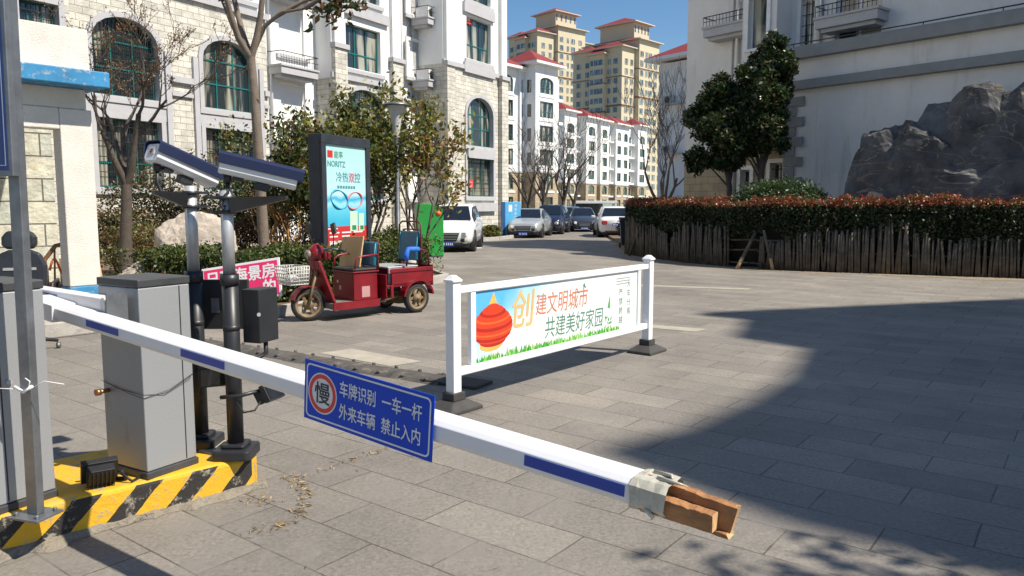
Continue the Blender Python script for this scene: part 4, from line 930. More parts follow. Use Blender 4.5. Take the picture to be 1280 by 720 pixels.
vehicle('parked_car', 'bright blue car half hidden behind the dark blue car', 'car', (4.2,55.5,0), R(-98), 4.4, 1.75, paint('blue_paint',(0.10,0.22,0.42)), st_sed(1.52,1.75), 1.52)
vehicle('parked_car', 'dark grey sedan facing the camera in the middle of the far street', 'car', (4.5,49.2,0), R(-92), 4.6, 1.78, paint('dark_paint',(0.035,0.04,0.06)), st_sed(), 1.47)
vehicle('parked_car', 'white car seen from behind next to the dark rubbish bin', 'car', (5.35,41.0,0), R(88), 4.6, 1.82, paint('white_paint',(0.72,0.73,0.74)), st_sed(1.58,1.82), 1.58)

# glazed kiosk far down the street
t = thing('glass_kiosk', 'low glazed kiosk with white roof and green panel at the far end of the street', 'kiosk', (6.4,63,0), 0)
m = MB(); m.bb(-1.3,0,1.75,2.2,2.2,1.98); m.build('roof', white_pvc, t, bevel=.03)
m = MB(); m.bb(-1.2,.05,.35,1.0,2.1,1.75); m.build('glazing', car_glass, t)
m = MB(); m.bb(1.0,.0,.05,1.8,.1,1.75); m.build('panel', M('pale_green_panel',(0.45,0.62,0.42),0.5), t)
m = MB(); m.bb(-1.25,0,0,2.1,2.1,.35); m.bb(1.82,-.02,0,2.0,2.1,1.75); m.build('base', trim_dark, t)
# bin
t = thing('rubbish_bin', 'dark blue wheeled rubbish bin at the street end of the stake fence', 'bin', (4.45,29.6,0), R(-5))
bin_m = M('bin_plastic', (0.012,0.02,0.035), 0.5, var=0.2)
m = MB(); m.add([(-.24,-.28,.08),(.24,-.28,.08),(.24,.24,.08),(-.24,.24,.08),(-.31,-.36,1.08),(.31,-.36,1.08),(.31,.32,1.08),(-.31,.32,1.08)], [(0,3,2,1),(4,5,6,7),(0,1,5,4),(1,2,6,5),(2,3,7,6),(3,0,4,7)]); m.bb(-.33,-.38,1.0,.33,.34,1.06); m.build('body', bin_m, t, bevel=.015)
m = MB(); m.prism([(-.36,1.085),(.36,1.085),(.36,1.11),(.15,1.18),(-.15,1.18),(-.36,1.11)], -.34, .34, 0, lambda a,y,z: (y,a,z)); m.build('lid', bin_m, t, bevel=.01)
for s in (-1,1): m = MB(); m.cyl((s*.25,.26,.1),(s*.31,.26,.1),.1,n=14); m.build('wheel', tyre, t)

# ------------------------------------------------------------------ tricycle
TRI = math.atan2(-0.72,-0.70)
tr = thing('electric_tricycle', 'worn dark red cargo tricycle with blue seats parked in front of the hedge', 'tricycle', (-2.45,11.33,0), TRI)
red = M('tricycle_red', (0.18,0.007,0.013), 0.35, var=0.25, scale=4, dirt=(0.09,0.04,0.03), dscale=7, dcov=0.64)
rust = M('rusty_rim', (0.20,0.14,0.075), 0.7, 0.2, var=0.35, scale=12)
bluev = M('blue_vinyl', (0.012,0.115,0.185), 0.35, var=0.2, scale=6, bump=0.4, bscale=9)
cyan_edge = M('cyan_piping', (0.06,0.36,0.45), 0.4)
plyw = M('plywood_tan', (0.56,0.36,0.16), 0.7, var=0.15, scale=5)
bluecl = M('blue_cloth', (0.02,0.14,0.6), 0.7, var=0.3, scale=9)
FX, RX = 0.66, -0.98
def tri_wheel(x, y, r_, wd, steer=0):
    X = Matrix.Translation((x,y,r_)) @ Matrix.Rotation(steer,4,'Z') @ Matrix.Rotation(R(90),4,'X')
    m = MB(); m.X = X; m.lathe([(r_*.72,-wd*.4),(r_*.93,-wd*.5),(r_,-wd*.25),(r_,wd*.25),(r_*.93,wd*.5),(r_*.72,wd*.4),(r_*.70,0),(r_*.72,-wd*.4)], n=28, caps=False); wo = m.build('wheel', tyre, tr)
    m = MB(); m.X = X; m.lathe([(r_*.76,-wd*.42),(r_*.76,wd*.42),(r_*.62,wd*.36),(r_*.62,-wd*.36),(r_*.76,-wd*.42)], n=24, caps=False)
    m.lathe([(r_*.3,-wd*.5),(r_*.3,wd*.5),(r_*.12,wd*.62),(r_*.12,-wd*.62)], n=16)
    for q in range(6): a = 2*math.pi*q/6; m.box((math.cos(a)*r_*.47,math.sin(a)*r_*.47,0),(r_*.4,r_*.17,wd*.35),0,Matrix.Rotation(a,3,'Z'))
    m.build('rim', rust, wo)
ST = R(-22)
tri_wheel(FX, 0, 0.235, 0.09, ST)
for s in (1,-1): tri_wheel(RX, s*.40, 0.225, 0.11)
m = MB()
for s in (1,-1): m.tube([(FX+math.sin(-ST)*s*.06,s*.065,.235),(FX-.05,s*.065,.5),(FX-.14,s*.05,.72)],.02,8)
m.cyl((FX-.13,0,.62),(FX-.22,0,.98),.028,n=10); m.build('front_fork', rust, tr)
m = MB()
for i in range(9):
    a0 = R(20+i*15); a1 = R(35+i*15)
    P = lambda a, y, k: (FX+math.cos(a)*k, y, .235+math.sin(a)*k)
    m.add([P(a0,-.07,.275),P(a1,-.07,.275),P(a1,.07,.275),P(a0,.07,.275),P(a0,-.07,.262),P(a1,-.07,.262),P(a1,.07,.262),P(a0,.07,.262)],[(0,1,2,3),(7,6,5,4),(0,4,5,1),(3,2,6,7)])
m.build('front_mudguard', red, tr)
m = MB(); m.tube([(FX-.30,.36,1.02),(FX-.25,.22,1.04),(FX-.22,0,.99),(FX-.25,-.22,1.04),(FX-.30,-.36,1.02)],.014,8)
hb_ = m.build('handlebar', steel_dk, tr)
m = MB(); [m.cyl((FX-.30,s*.36,1.02),(FX-.335,s*.47,1.005),.02,n=10) for s in (1,-1)]; m.build('grip', black_pl, hb_)
for s in (1,-1):
    m = MB(); m.tube([(FX-.27,s*.26,1.04),(FX-.26,s*.30,1.15),(FX-.24,s*.33,1.27)],.008,6); m.box((FX-.24,s*.335,1.32),(.03,.10,.15),0,Matrix.Rotation(s*R(18),3,'X')); m.build('mirror', black_pl, tr, bevel=.01)
m = MB(); m.lathe([(.03,-.10),(.10,-.07),(.13,0),(.115,.07),(.06,.13),(.02,.15)],(FX-.16,0,.95),18); m.box((FX-.24,0,.93),(.10,.36,.10)); fa = m.build('head_fairing', red, tr, bevel=.015)
m = MB(); m.X = Matrix.Translation((FX-.05,0,.95)) @ Matrix.Rotation(R(80),4,'Y'); m.lathe([(.05,.0),(.06,.03),(.055,.05),(.02,.058)],n=16); m.build('headlight', M('dusty_lamp',(0.22,0.18,0.14),.3), fa)
m = MB(); m.add([(.40,-.28,.26),(.40,.28,.26),(.56,.14,.86),(.56,-.14,.86),(.36,-.28,.26),(.36,.28,.26),(.51,.14,.86),(.51,-.14,.86)],[(0,1,2,3),(7,6,5,4),(0,4,5,1),(1,5,6,2),(2,6,7,3),(3,7,4,0)]); m.build('leg_shield', red, tr, bevel=.01)
for s in (1,-1):
    m = MB(); m.tube([(FX-.28,s*.28,1.03),(FX-.12,s*.22,1.0),(FX-.06,s*.10,.86),(FX-.12,s*.04,.7)],.005,5); m.build('brake_cable', black_pl, tr)
m = MB(); m.box((-1.33,.30,.56),(.02,.10,.07)); m.build('tail_lamp', lamp_red, tr, bevel=.008)
m = MB(); m.bb(-.35,-.30,.20,.44,.30,.255); m.bb(-.35,-.31,.17,.44,.31,.20); m.build('floor', M('floor_plate',(0.18,0.15,0.13),0.8,var=.3,scale=8), tr, bevel=.006)
m = MB(); m.bb(-.36,-.325,.155,.44,-.302,.262); m.bb(-.36,.302,.155,.44,.325,.262); m.cyl((RX,-.36,.225),(RX,.36,.225),.035,n=10,mi=1); m.bb(RX-.1,-.12,.12,RX+.12,.12,.32,1); m.tube([(-.36,.24,.2),(RX,.24,.3)],.025,mi=1); m.tube([(-.36,-.24,.2),(RX,-.24,.3)],.025,mi=1); m.build('chassis',[red,rust],tr)
m = MB(); m.bb(-.36,-.27,.256,.06,.27,.66); m.bb(-.38,-.29,.66,.08,.29,.685); sb_ = m.build('seat_box', red, tr, bevel=.012)
m = MB(); m.bb(-.37,-.28,.687,.07,.28,.73); m.build('seat_cushion', black_pl, tr, bevel=.02)
m = MB(); m.bb(.0605,-.1,.40,.064,-.06,.46); m.cyl((.06,-.14,.52),(.068,-.14,.52),.022,n=12); m.build('lock', steel, sb_)
m = MB(); m.add([(-.22,.2715,.30),(-.08,.2715,.30),(-.08,.2715,.46),(-.22,.2715,.46)],[(0,1,2,3)]); m.build('sticker', M('pink_sticker',(0.45,0.25,0.25),0.6), sb_, recalc=False)
def seat_back(x, y, z, w_, h, nm='backrest', tilt=8):
    X = Matrix.Translation((x,y,z)) @ Matrix.Rotation(R(-tilt),4,'Y')
    m = MB(); m.X = X; m.box((0,0,h/2),(.055,w_,h)); o = m.build(nm, bluev, tr, bevel=.022, seg=3)
    m = MB(); m.X = X
    m.tube([(-.02,-w_/2-.012,-.06),(-.02,-w_/2-.012,h-.03),(-.02,-w_/2+.05,h+.03),(-.02,w_/2-.05,h+.03),(-.02,w_/2+.012,h-.03),(-.02,w_/2+.012,-.06)],.012,8); m.build('frame', M('dark_red_tube',(0.10,0.012,0.015),0.45), o)
    m = MB(); m.X = X; m.tube([(.03,-w_/2+.012,.02),(.03,-w_/2+.012,h-.02)],.007,6); m.tube([(.03,w_/2-.012,.02),(.03,w_/2-.012,h-.02)],.007,6); m.build('piping', cyan_edge, o)
seat_back(-.33,.10,.74,.33,.36)
for s in (1,-1):
    m = MB(); m.tube([(.04,s*.27,.69),(.02,s*.275,.86),(-.06,s*.275,.90),(-.36,s*.275,.92),(-.38,s*.275,.69)],.014,8); m.build('armrest', red, tr)
X = Matrix.Translation((-.20,-.22,.70)) @ Matrix.Rotation(R(-12),4,'Y') @ Matrix.Rotation(R(3),4,'X')
m = MB(); m.X = X; m.box((0,0,.24),(.022,.54,.48)); tag(m.build('plywood_board', plyw, None, bevel=.004, loc=(-2.45,11.33,0), rot=(0,0,TRI)), 'tan plywood board standing on the tricycle seat', 'board')
# cargo bed
m = MB(); m.bb(-1.30,-.40,.42,-.42,.40,.455); m.bb(-1.30,.385,.455,-.52,.41,.70); m.bb(-1.30,-.41,.455,-.52,-.385,.70); m.bb(-1.325,-.41,.40,-1.302,.41,.72)
m.bb(-.44,-.40,.25,-.42,.40,.62)
m.bb(-1.30,.41,.64,-.48,.425,.70); m.bb(-.55,.385,.26,-.50,.415,.455)
m.build('cargo_bed', red, tr, bevel=.008)
for s in (1,-1):
    m = MB()
    for i in range(10):
        a0 = R(10+i*16); a1 = R(26+i*16); P = lambda a, y, k: (RX+math.cos(a)*k, s*y, .225+math.sin(a)*k)
        m.add([P(a0,.35,.30),P(a1,.35,.30),P(a1,.49,.30),P(a0,.49,.30),P(a0,.35,.285),P(a1,.35,.285),P(a1,.49,.27),P(a0,.49,.27)],[(0,1,2,3),(7,6,5,4),(0,4,5,1),(3,2,6,7)])
    m.build('rear_mudguard', red, tr)
m = MB(); m.bb(-1.08,-.34,.70,-.50,.34,.725); m.bb(-1.06,.30,.455,-.52,.335,.70); m.build('rear_bench', steel, tr, bevel=.01)
seat_back(-1.16,.0,.78,.46,.46,'rear_backrest',6)
m = MB(); m.tube([(-1.19,-.27,.5),(-1.20,-.27,1.34),(-1.20,-.2,1.39),(-1.20,.2,1.39),(-1.20,.27,1.34),(-1.19,.27,.5)],.014,8)
m.tube([(-1.26,.38,.70),(-1.24,.38,.92),(-1.16,.38,.96),(-.86,.38,.98),(-.82,.38,.72)],.014,8); m.build('rear_seat_frame', M('dark_red_tube',(0,0,0)), tr)
m = MB(); m.tube([(-1.06,.38,.972),(-.98,.38,.975),(-.86,.38,.982),(-.82,.38,.90),(-.82,.385,.80)],[.036,.042,.038,.045,.03],10); m.build('armrest_wrap', bluecl, tr)
m = MB(); m.lathe([(.02,0),(.08,.03),(.10,.09),(.07,.15),(.02,.17)],(0,0,0),12); tag(m.build('plastic_bag', M('white_plastic_bag',(0.62,0.62,0.60),0.4,trans=.2), None, loc=(-1.67,12.62,0.63)), 'white knotted bag hanging on the back corner of the tricycle', 'bag')
m = MB(); m.box((-.47,.19,.38),(.07,.22,.22)); m.box((-.432,.19,.40),(.004,.10,.12),1); tag(m.build('patterned_bag',[M('navy_print',(0.04,0.06,0.28),.7),plate_white],None,bevel=.02,loc=(-2.45,11.33,0),rot=(0,0,TRI)),'blue and white printed bag tucked behind the tricycle driver seat box','bag')
bk = MB(); bx0,bx1,by,bz0,bz1 = FX+.08,FX+.36,.17,.55,.80; wire = lambda a,b: bk.cyl(a,b,.0065,n=5)
for zz in np.linspace(bz0,bz1,6):
    e = (zz-bz0)*.12
    for a,b in (((bx0,-by-e),(bx1+e,-by-e)),((bx1+e,-by-e),(bx1+e,by+e)),((bx1+e,by+e),(bx0,by+e)),((bx0,by+e),(bx0,-by-e))): wire((*a,zz),(*b,zz))
for k in range(8):
    x = bx0+(bx1-bx0)*k/7; e = (bz1-bz0)*.12
    for s in (1,-1): wire((x,s*by,bz0),(x+(e if k == 7 else 0),s*(by+e),bz1))
    y = -by+2*by*k/7; wire((bx1,y,bz0),(bx1+e,y*1.15,bz1)); wire((bx0,y,bz0),(bx0,y*1.15,bz1)); wire((bx0,y,bz0),(bx1,y,bz0))
bs_ = bk.build('basket', M('grey_white_wire',(0.55,0.54,0.5),.5), tr, recalc=False)
m = MB(); m.lathe([(.03,0),(.10,.02),(.11,.06),(.05,.11),(.02,.12)],(FX+.24,.02,.56),10); tag(m.build('plastic_bag', M('white_plastic_bag',(0,0,0)), None, loc=(-2.45,11.33,0), rot=(0,0,TRI)), 'crumpled white bag lying in the tricycle front basket', 'bag')

# ------------------------------------------------------------------ light box, lamp post, green cabinet, blue panel, pink sign
LR = math.atan2(1.3,0.55); LW = 1.41
lb = thing('advertising_light_box', 'tall dark advertising light box with pale blue and red poster behind the hedge', 'light box', (-3.42,14.0,-.11), LR)
m = MB(); m.bb(-.07,.0,.1,LW+.07,.25,3.03); m.bb(-.07,-.05,2.86,LW+.07,-.002,3.03); m.bb(-.07,-.05,.1,LW+.07,-.002,.28); m.bb(-.07,-.05,.282,.06,-.002,2.858); m.bb(LW-.06,-.05,.282,LW+.07,-.002,2.858)
m.build('frame', M('dark_slate_paint',(0.028,0.034,0.045),.5,var=.3,scale=5,dirt=(0.20,0.21,0.22),dscale=7,dcov=.66), lb, bevel=.008)
def poster_mat():
    m = bpy.data.materials.new('poster_print'); m.use_nodes = True; n = m.node_tree.nodes; L = m.node_tree.links; p = n['Principled BSDF']; p.inputs['Roughness'].default_value = .35
    tc = n.new('ShaderNodeTexCoord'); se = n.new('ShaderNodeSeparateXYZ'); L.new(tc.outputs['Object'], se.inputs[0])
    nz = n.new('ShaderNodeTexNoise'); nz.inputs['Scale'].default_value = 2.5; L.new(tc.outputs['Object'], nz.inputs['Vector'])
    ma = n.new('ShaderNodeMath'); ma.operation = 'MULTIPLY_ADD'; ma.inputs[1].default_value = .22; L.new(nz.outputs['Fac'], ma.inputs[0]); L.new(se.outputs[2], ma.inputs[2])
    mr = n.new('ShaderNodeMapRange'); mr.inputs['From Min'].default_value = .3; mr.inputs['From Max'].default_value = 3.0; L.new(ma.outputs[0], mr.inputs['Value'])
    cr = n.new('ShaderNodeValToRGB'); e = cr.color_ramp.elements; e[0].position = .47; e[0].color = (0.05,0.40,0.58,1); e[1].position = .55; e[1].color = (0.12,0.50,0.66,1)
    for ps, c_ in ((.585,(0.30,0.62,0.70,1)),(.615,(0.03,0.35,0.58,1)),(.65,(0.42,0.66,0.70,1)),(1,(0.36,0.62,0.62,1))): q = e.new(ps); q.color = c_
    L.new(mr.outputs[0], cr.inputs[0]); L.new(cr.outputs[0], p.inputs['Base Color']); return m
pr_red = M('print_red',(0.50,0.035,0.035),.4,var=.05); pr_cyan = M('print_cyan',(0.03,0.33,0.55),.4); pr_pink = M('print_pink',(0.60,0.16,0.20),.4); pr_green = M('print_green',(0.03,0.22,0.10),.4); pr_pale = M('print_pale_green',(0.50,0.68,0.52),.4); pr_teal = M('print_teal',(0.05,0.25,0.28),.4)
m = MB(); m.bb(.06,-.012,.28,LW-.06,-.001,2.86); pn = m.build('poster', poster_mat(), lb)
m = MB(); m.bb(.061,-.0135,.281,LW-.061,-.0125,1.36); m.build('red_band', pr_red, pn)
m = MB(); m.bb(.14,-.0145,2.62,.30,-.0135,2.75); m.build('emblem', pr_red, pn)
text_part('能率', .14, pr_green, pn, .34, -.0145, 2.63, bold=.006); text_part('NORITZ', .15, pr_teal, pn, .13, -.0145, 2.46, bold=.02)
text_part('冷热双控', .2, pr_teal, pn, .38, -.0145, 2.20, bold=.01); text_part('双', .2, pr_pink, pn, .79, -.0155, 2.20, bold=.012); m = MB()
for k in range(7): m.bb(.42+k*.085,-.0152,2.065,.48+k*.085,-.0142,2.115)
m.build('small_heading', pr_teal, pn)
def loop(cx, cz, a, b, mat, tilt):
    m = MB(); N = 30
    m.tube([(cx+a*math.cos(2*math.pi*k/N), -.018-.002*math.sin(4*math.pi*k/N), cz+b*math.sin(2*math.pi*k/N)+tilt*math.cos(2*math.pi*k/N)) for k in range(N+1)], [.013+.009*math.sin(k*.7) for k in range(N+1)], 5, caps=False); m.build('ring_print', mat, pn)
loop(.47,1.86,.26,.17,pr_cyan,-.04); loop(.96,1.84,.24,.16,pr_pink,.03)
m = MB(); m.bb(.80,-.0165,1.26,1.05,-.0145,1.64); m.bb(1.09,-.0165,1.26,1.27,-.0145,1.60); pg = m.build('heater_print', pr_pale, pn)
m = MB(); m.bb(.86,-.0175,1.28,1.00,-.0168,1.37); m.bb(1.13,-.0175,1.28,1.25,-.0168,1.36); m.build('green_square', pr_green, pg)
text_part('即热恒温  高热恒能', .125, plate_white, pn, .14, -.0155, .99, bold=.04)
m = MB()
for i in range(3): m.bb(.15+i*.38,-.0152,1.23,.45+i*.38,-.0142,1.255)
for i in range(2): m.bb(.15+i*.38,-.0152,1.16,.40+i*.38,-.0142,1.185)
m.bb(.09,-.0152,1.31,.40,-.0142,1.33); m.build('small_print', plate_white, pn)

lp = thing('street_lamp', 'grey street lamp with flared funnel head right of the light box', 'street lamp', (-2.58,17.4,0.1))
m = MB(); m.lathe([(.11,0),(.11,.08),(.065,.12),(.055,3.0),(.05,3.05)],n=16); m.build('pole', steel_dk, lp)
m = MB(); m.lathe([(.05,3.0),(.075,3.03),(.075,3.10),(.085,3.14),(.095,3.3),(.14,3.55),(.20,3.72),(.21,3.74)],n=24); m.build('lamp_shade', M('frosted_lamp',(0.5,0.5,0.48),.35), lp)
m = MB(); m.lathe([(.30,3.735),(.31,3.755),(.25,3.79),(.08,3.82),(.02,3.825)],n=24); m.build('lamp_cap', steel_dk, lp)

gc = thing('green_cabinet', 'green sheet metal utility cabinet with slanted top beside the white car', 'cabinet', (-2.95,24.0,0), R(12))
grm = M('green_sheet', (0.02,0.30,0.05), .5, var=.12, scale=3)
m = MB(); m.prism([(0,.05),(.82,.05),(.82,1.50),(.62,1.64),(.30,1.70),(0,1.68)], 0, .55, 0); m.build('body', grm, gc, bevel=.015)
m = MB(); m.lathe([(.09,0),(.09,.004)],n=12); o = m.build('round_sticker', M('orange_sticker',(0.6,0.12,0.02),.5), gc, loc=(.66,-.003,1.38), rot=(R(90),0,0))
m = MB(); m.bb(.02,.02,0,.8,.5,.05); m.build('base', trim_dark, gc)

bp = thing('blue_sign_panel', 'upright light blue sign panel with white writing beside the stone corner pier', 'sign', (-.35,39.4,0.05), R(20))
m = MB(); m.bb(0,0,0,.85,.28,1.75); m.build('panel', M('sky_blue_panel',(0.10,0.42,0.72),.4,var=.1), bp, bevel=.01)
m = MB(); m.bb(-.14,.0,0,-.003,.28,1.75); m.build('side', M('deep_blue_panel',(0.02,0.10,0.30),.4), bp)
m = MB(); m.bb(.18,-.006,1.25,.38,-.001,1.6); m.bb(.18,-.006,.55,.38,-.001,.62); m.build('white_print', plate_white, bp)
m = MB(); rnd = random.Random(5)
for k in range(5):
    for q in range(4): m.bb(.5+rnd.uniform(0,.03),-.0035,1.5-k*.2+q*.038,.62+rnd.uniform(-.02,.03),-.001,1.518-k*.2+q*.038)
m.build('white_lettering', plate_white, bp)

PR_ = math.atan2(-.12,.99)
ps = tag(thing('pink_sign', 'pink rental notice board with white characters leaning on the hedge behind the camera poles', 'sign', (-4.55,11.25,0.14), R(-4)))
ps.rotation_euler = (R(-14), R(-9), R(-6))
m = MB(); m.bb(0,0,0,1.22,.02,.58); m.build('board', plate_white, ps, bevel=.003)
m = MB(); m.bb(.035,-.003,.035,1.185,-.0005,.545); m.build('pink_face', M('print_magenta',(0.75,0.03,0.14),.45,var=.04), ps)
text_part('日租海景房', .235, plate_white, ps, .06, -.005, .315, bold=.028, sx=.93); text_part('的', .235, plate_white, ps, .93, -.005, .075, bold=.028, sx=.93)

# ================================================================== GUARD BOOTH
BR = math.atan2(.777,.63)
gb = thing('guard_booth', 'white guard booth with peeling blue fascia and square pillar', 'booth', (-5.1,9.8,0), BR)
peel = M('peeling_white', (0.62,0.59,0.53), .85, var=.1, scale=3, bump=.4, bscale=50, dirt=(0.36,0.33,0.29), dscale=9, dcov=.69)
peel_b = M('peeling_blue', (0.025,0.20,0.40), .65, var=.2, scale=5, dirt=(0.42,0.42,0.40), dscale=9, dcov=.53)
m = MB(); m.bb(-7,.12,3.285,-.10,4,3.80); m.bb(-7,.28,2.84,-.10,3.9,3.09); m.build('roof_block', peel, gb, bevel=.01)
m = MB(); m.bb(-7,-.10,3.09,.04,4.2,3.28); m.build('fascia', peel_b, gb, bevel=.012)
m = MB(); m.bb(-.43,.26,.62,-.05,.50,2.838); m.bb(-2.6,.262,2.58,-.432,.50,2.838); m.build('pillar', peel, gb, bevel=.012)
m = MB(); m.bb(-.44,.25,.2,-.04,.51,.617); m.build('blue_plinth', peel_b, gb, bevel=.012)
m = MB(); m.bb(-7,.2,0,1.2,5,.20); m.build('platform', concrete, gb, bevel=.02)
m = MB(); m.bb(-1.35,2.85,.2,-.95,3.05,3.2); m.bb(-7,3.2,.2,-1.6,3.4,3.2); m.build('rear_wall', peel, gb)
sp = thing('stone_pillar', 'split-face stone gate pillar seen through the guard booth opening', 'pillar', (-7.6,11.35,0), R(40))
m = MB(); m.bb(0,0,0,.78,.8,3.6); m.build('masonry', stone_big, sp); m = MB(); m.bb(-.06,-.06,3.6,.84,.86,3.75); m.build('cap_stone', concrete, sp, bevel=.02)
m = MB(); m.bb(0,0,.2,.18,.2,3.2); tag(m.build('white_post', peel, None, loc=(-7.95,11.1,0)), 'white post left of the stone gate pillar, behind the office chair', 'post')

# office chair with headrest on the booth platform
oc = thing('office_chair', 'black office chair with headrest behind the left barrier cabinet', 'chair', (-5.42,8.4,0.0), R(20))
leather = M('black_leather', (0.02,0.021,0.024), .35, var=.25, scale=7)
X = Matrix.Rotation(R(-8),4,'X')
m = MB(); m.X = X; m.prism([(-.20,.62),(.20,.62),(.25,.78),(.26,.98),(.20,1.12),(.11,1.16),(-.11,1.16),(-.20,1.12),(-.26,.98),(-.25,.78)], -.06, .03); m.build('backrest', leather, oc, bevel=.03, seg=3)
m = MB(); m.X = X; m.prism([(-.14,1.17),(.14,1.17),(.17,1.22),(.17,1.30),(.12,1.37),(-.12,1.37),(-.17,1.30),(-.17,1.22)], -.08, .03); m.build('headrest', leather, oc, bevel=.035, seg=3)
m = MB(); m.X = X; m.bb(-.16,-.068,.93,.16,-.061,.96); m.bb(-.03,-.02,1.1,.03,.02,1.22); m.build('back_strap', M('grey_strap',(0.3,0.3,0.3),.5), oc)
m = MB(); m.bb(-.26,-.02,.50,.26,.46,.60); m.build('seat', leather, oc, bevel=.03, seg=3)
for s in (1,-1): m = MB(); m.tube([(s*.30,0,.55),(s*.32,.0,.78),(s*.32,.30,.80),(s*.30,.32,.55)],.02,8); m.build('armrest', black_pl, oc)
m = MB(); m.cyl((0,.2,.12),(0,.2,.5),.03,n=12)
for k in range(5): a = 2*math.pi*k/5+.3; m.tube([(0,.2,.16),(.30*math.cos(a),.2+.30*math.sin(a),.09)],[.03,.018],8)
m.build('base', black_pl, oc)
for k in range(5): a = 2*math.pi*k/5+.3; m = MB(); m.cyl((.30*math.cos(a)-.02,.2+.30*math.sin(a),.035),(.30*math.cos(a)+.02,.2+.30*math.sin(a),.035),.035,n=12); m.build('caster', steel_dk, oc)
# old wooden chair with orange rope
wc_ = thing('wooden_chair', 'old brown wooden chair with orange rope beside the booth pillar', 'chair', (-5.75,9.9,.2), R(35))
wbr = M('brown_wood', (0.20,0.09,0.035), .6, var=.3, scale=9)
m = MB(); m.tube([(-.24,0,.4),(-.25,-.02,.75),(-.12,-.04,.93),(.06,-.05,.98),(.2,-.04,.85),(.24,0,.4)],.028,8)
for k in range(4): m.cyl((-.15+k*.09,-.01,.42),(-.13+k*.08,-.04,.93),.012,n=6)
m.build('backrest', wbr, wc_)
m = MB(); m.bb(-.26,0,.38,.26,.45,.43); m.build('seat', wbr, wc_, bevel=.015)
for x,y in ((-.23,.03),(.23,.03),(-.23,.42),(.23,.42)): m = MB(); m.cyl((x,y,0),(x,y,.38),.022,n=8); m.build('leg', wbr, wc_)
m = MB(); rnd = random.Random(2); m.tube([(-.2+.03*k, -.05-.02*math.sin(k*1.3), .62+.14*math.sin(k*.9)+.012*k) for k in range(14)], .014, 6); m.build('orange_rope', M('orange_rope',(0.65,0.14,0.02),.7), wc_)
m = MB(); m.add([(0,0,0),(.05,0,0),(-.16,.12,1.0),(-.21,.12,1.0),(0,.03,0),(.05,.03,0),(-.16,.15,1.0),(-.21,.15,1.0)],[(0,1,2,3),(7,6,5,4),(0,4,5,1),(1,5,6,2),(2,6,7,3),(3,7,4,0)]); tag(m.build('leaning_board', plyw, None, loc=(-5.62,10.5,.2)), 'thin tan board leaning beside the booth pillar', 'board')

# ================================================================== BARRIER ISLAND
IR = math.atan2(.70,.72)
def island_mat():
    m = bpy.data.materials.new('hazard_paint'); m.use_nodes = True; n = m.node_tree.nodes; L = m.node_tree.links; p = n['Principled BSDF']; p.inputs['Roughness'].default_value = .7
    tc = n.new('ShaderNodeTexCoord'); se = n.new('ShaderNodeSeparateXYZ'); L.new(tc.outputs['Object'], se.inputs[0])
    nz = n.new('ShaderNodeTexNoise'); nz.inputs['Scale'].default_value = 9; nz.inputs['Detail'].default_value = 8; L.new(tc.outputs['Object'], nz.inputs['Vector'])
    a = n.new('ShaderNodeMath'); a.operation = 'MULTIPLY_ADD'; a.inputs[1].default_value = -1.0; L.new(se.outputs[2], a.inputs[0]); L.new(se.outputs[0], a.inputs[2])
    b = n.new('ShaderNodeMath'); b.operation = 'MULTIPLY_ADD'; b.inputs[1].default_value = .03; L.new(nz.outputs['Fac'], b.inputs[0]); L.new(a.outputs[0], b.inputs[2])
    d = n.new('ShaderNodeMath'); d.operation = 'DIVIDE'; d.inputs[1].default_value = .30; L.new(b.outputs[0], d.inputs[0])
    f = n.new('ShaderNodeMath'); f.operation = 'FRACT'; L.new(d.outputs[0], f.inputs[0])
    g = n.new('ShaderNodeMath'); g.operation = 'GREATER_THAN'; g.inputs[1].default_value = .54; L.new(f.outputs[0], g.inputs[0])
    y = n.new('ShaderNodeMath'); y.operation = 'LESS_THAN'; y.inputs[1].default_value = .006; L.new(se.outputs[1], y.inputs[0])
    mu = n.new('ShaderNodeMath'); mu.operation = 'MULTIPLY'; L.new(g.outputs[0], mu.inputs[0]); L.new(y.outputs[0], mu.inputs[1])
    mx = n.new('ShaderNodeMix'); mx.data_type = 'RGBA'; L.new(mu.outputs[0], mx.inputs['Factor']); mx.inputs['A'].default_value = (0.66,0.37,0.015,1); mx.inputs['B'].default_value = (0.022,0.02,0.018,1)
    n2 = n.new('ShaderNodeTexNoise'); n2.inputs['Scale'].default_value = 14; n2.inputs['Detail'].default_value = 10; n2.inputs['Roughness'].default_value = .75; L.new(tc.outputs['Object'], n2.inputs['Vector'])
    r = n.new('ShaderNodeMapRange'); r.inputs['From Min'].default_value = .545; r.inputs['From Max'].default_value = .60; r.inputs['To Max'].default_value = .85; L.new(n2.outputs['Fac'], r.inputs['Value'])
    m2 = n.new('ShaderNodeMix'); m2.data_type = 'RGBA'; L.new(r.outputs[0], m2.inputs['Factor']); L.new(mx.outputs['Result'], m2.inputs['A']); m2.inputs['B'].default_value = (0.33,0.29,0.22,1)
    L.new(m2.outputs['Result'], p.inputs['Base Color'])
    bp_ = n.new('ShaderNodeBump'); bp_.inputs['Strength'].default_value = .6; bp_.inputs['Distance'].default_value = .02; L.new(n2.outputs['Fac'], bp_.inputs['Height']); L.new(bp_.outputs[0], p.inputs['Normal'])
    return m
il = thing('barrier_island', 'worn concrete island painted in yellow and black hazard stripes', 'kerb island', (-2.42,3.44,0), IR)
bm = bmesh.new()
nx = 40
rs_ = random.Random(5); m = MB()
poly = [(-1.6,0),(1.27,0),(1.34,.08),(1.30,.55),(1.22,.75),(-1.6,.75)]
m.slab(poly, -.02, .20); m.build('kerb_block', island_mat(), il, bevel=.025, seg=3)
m = MB(); rk = random.Random(12); N_ = 46
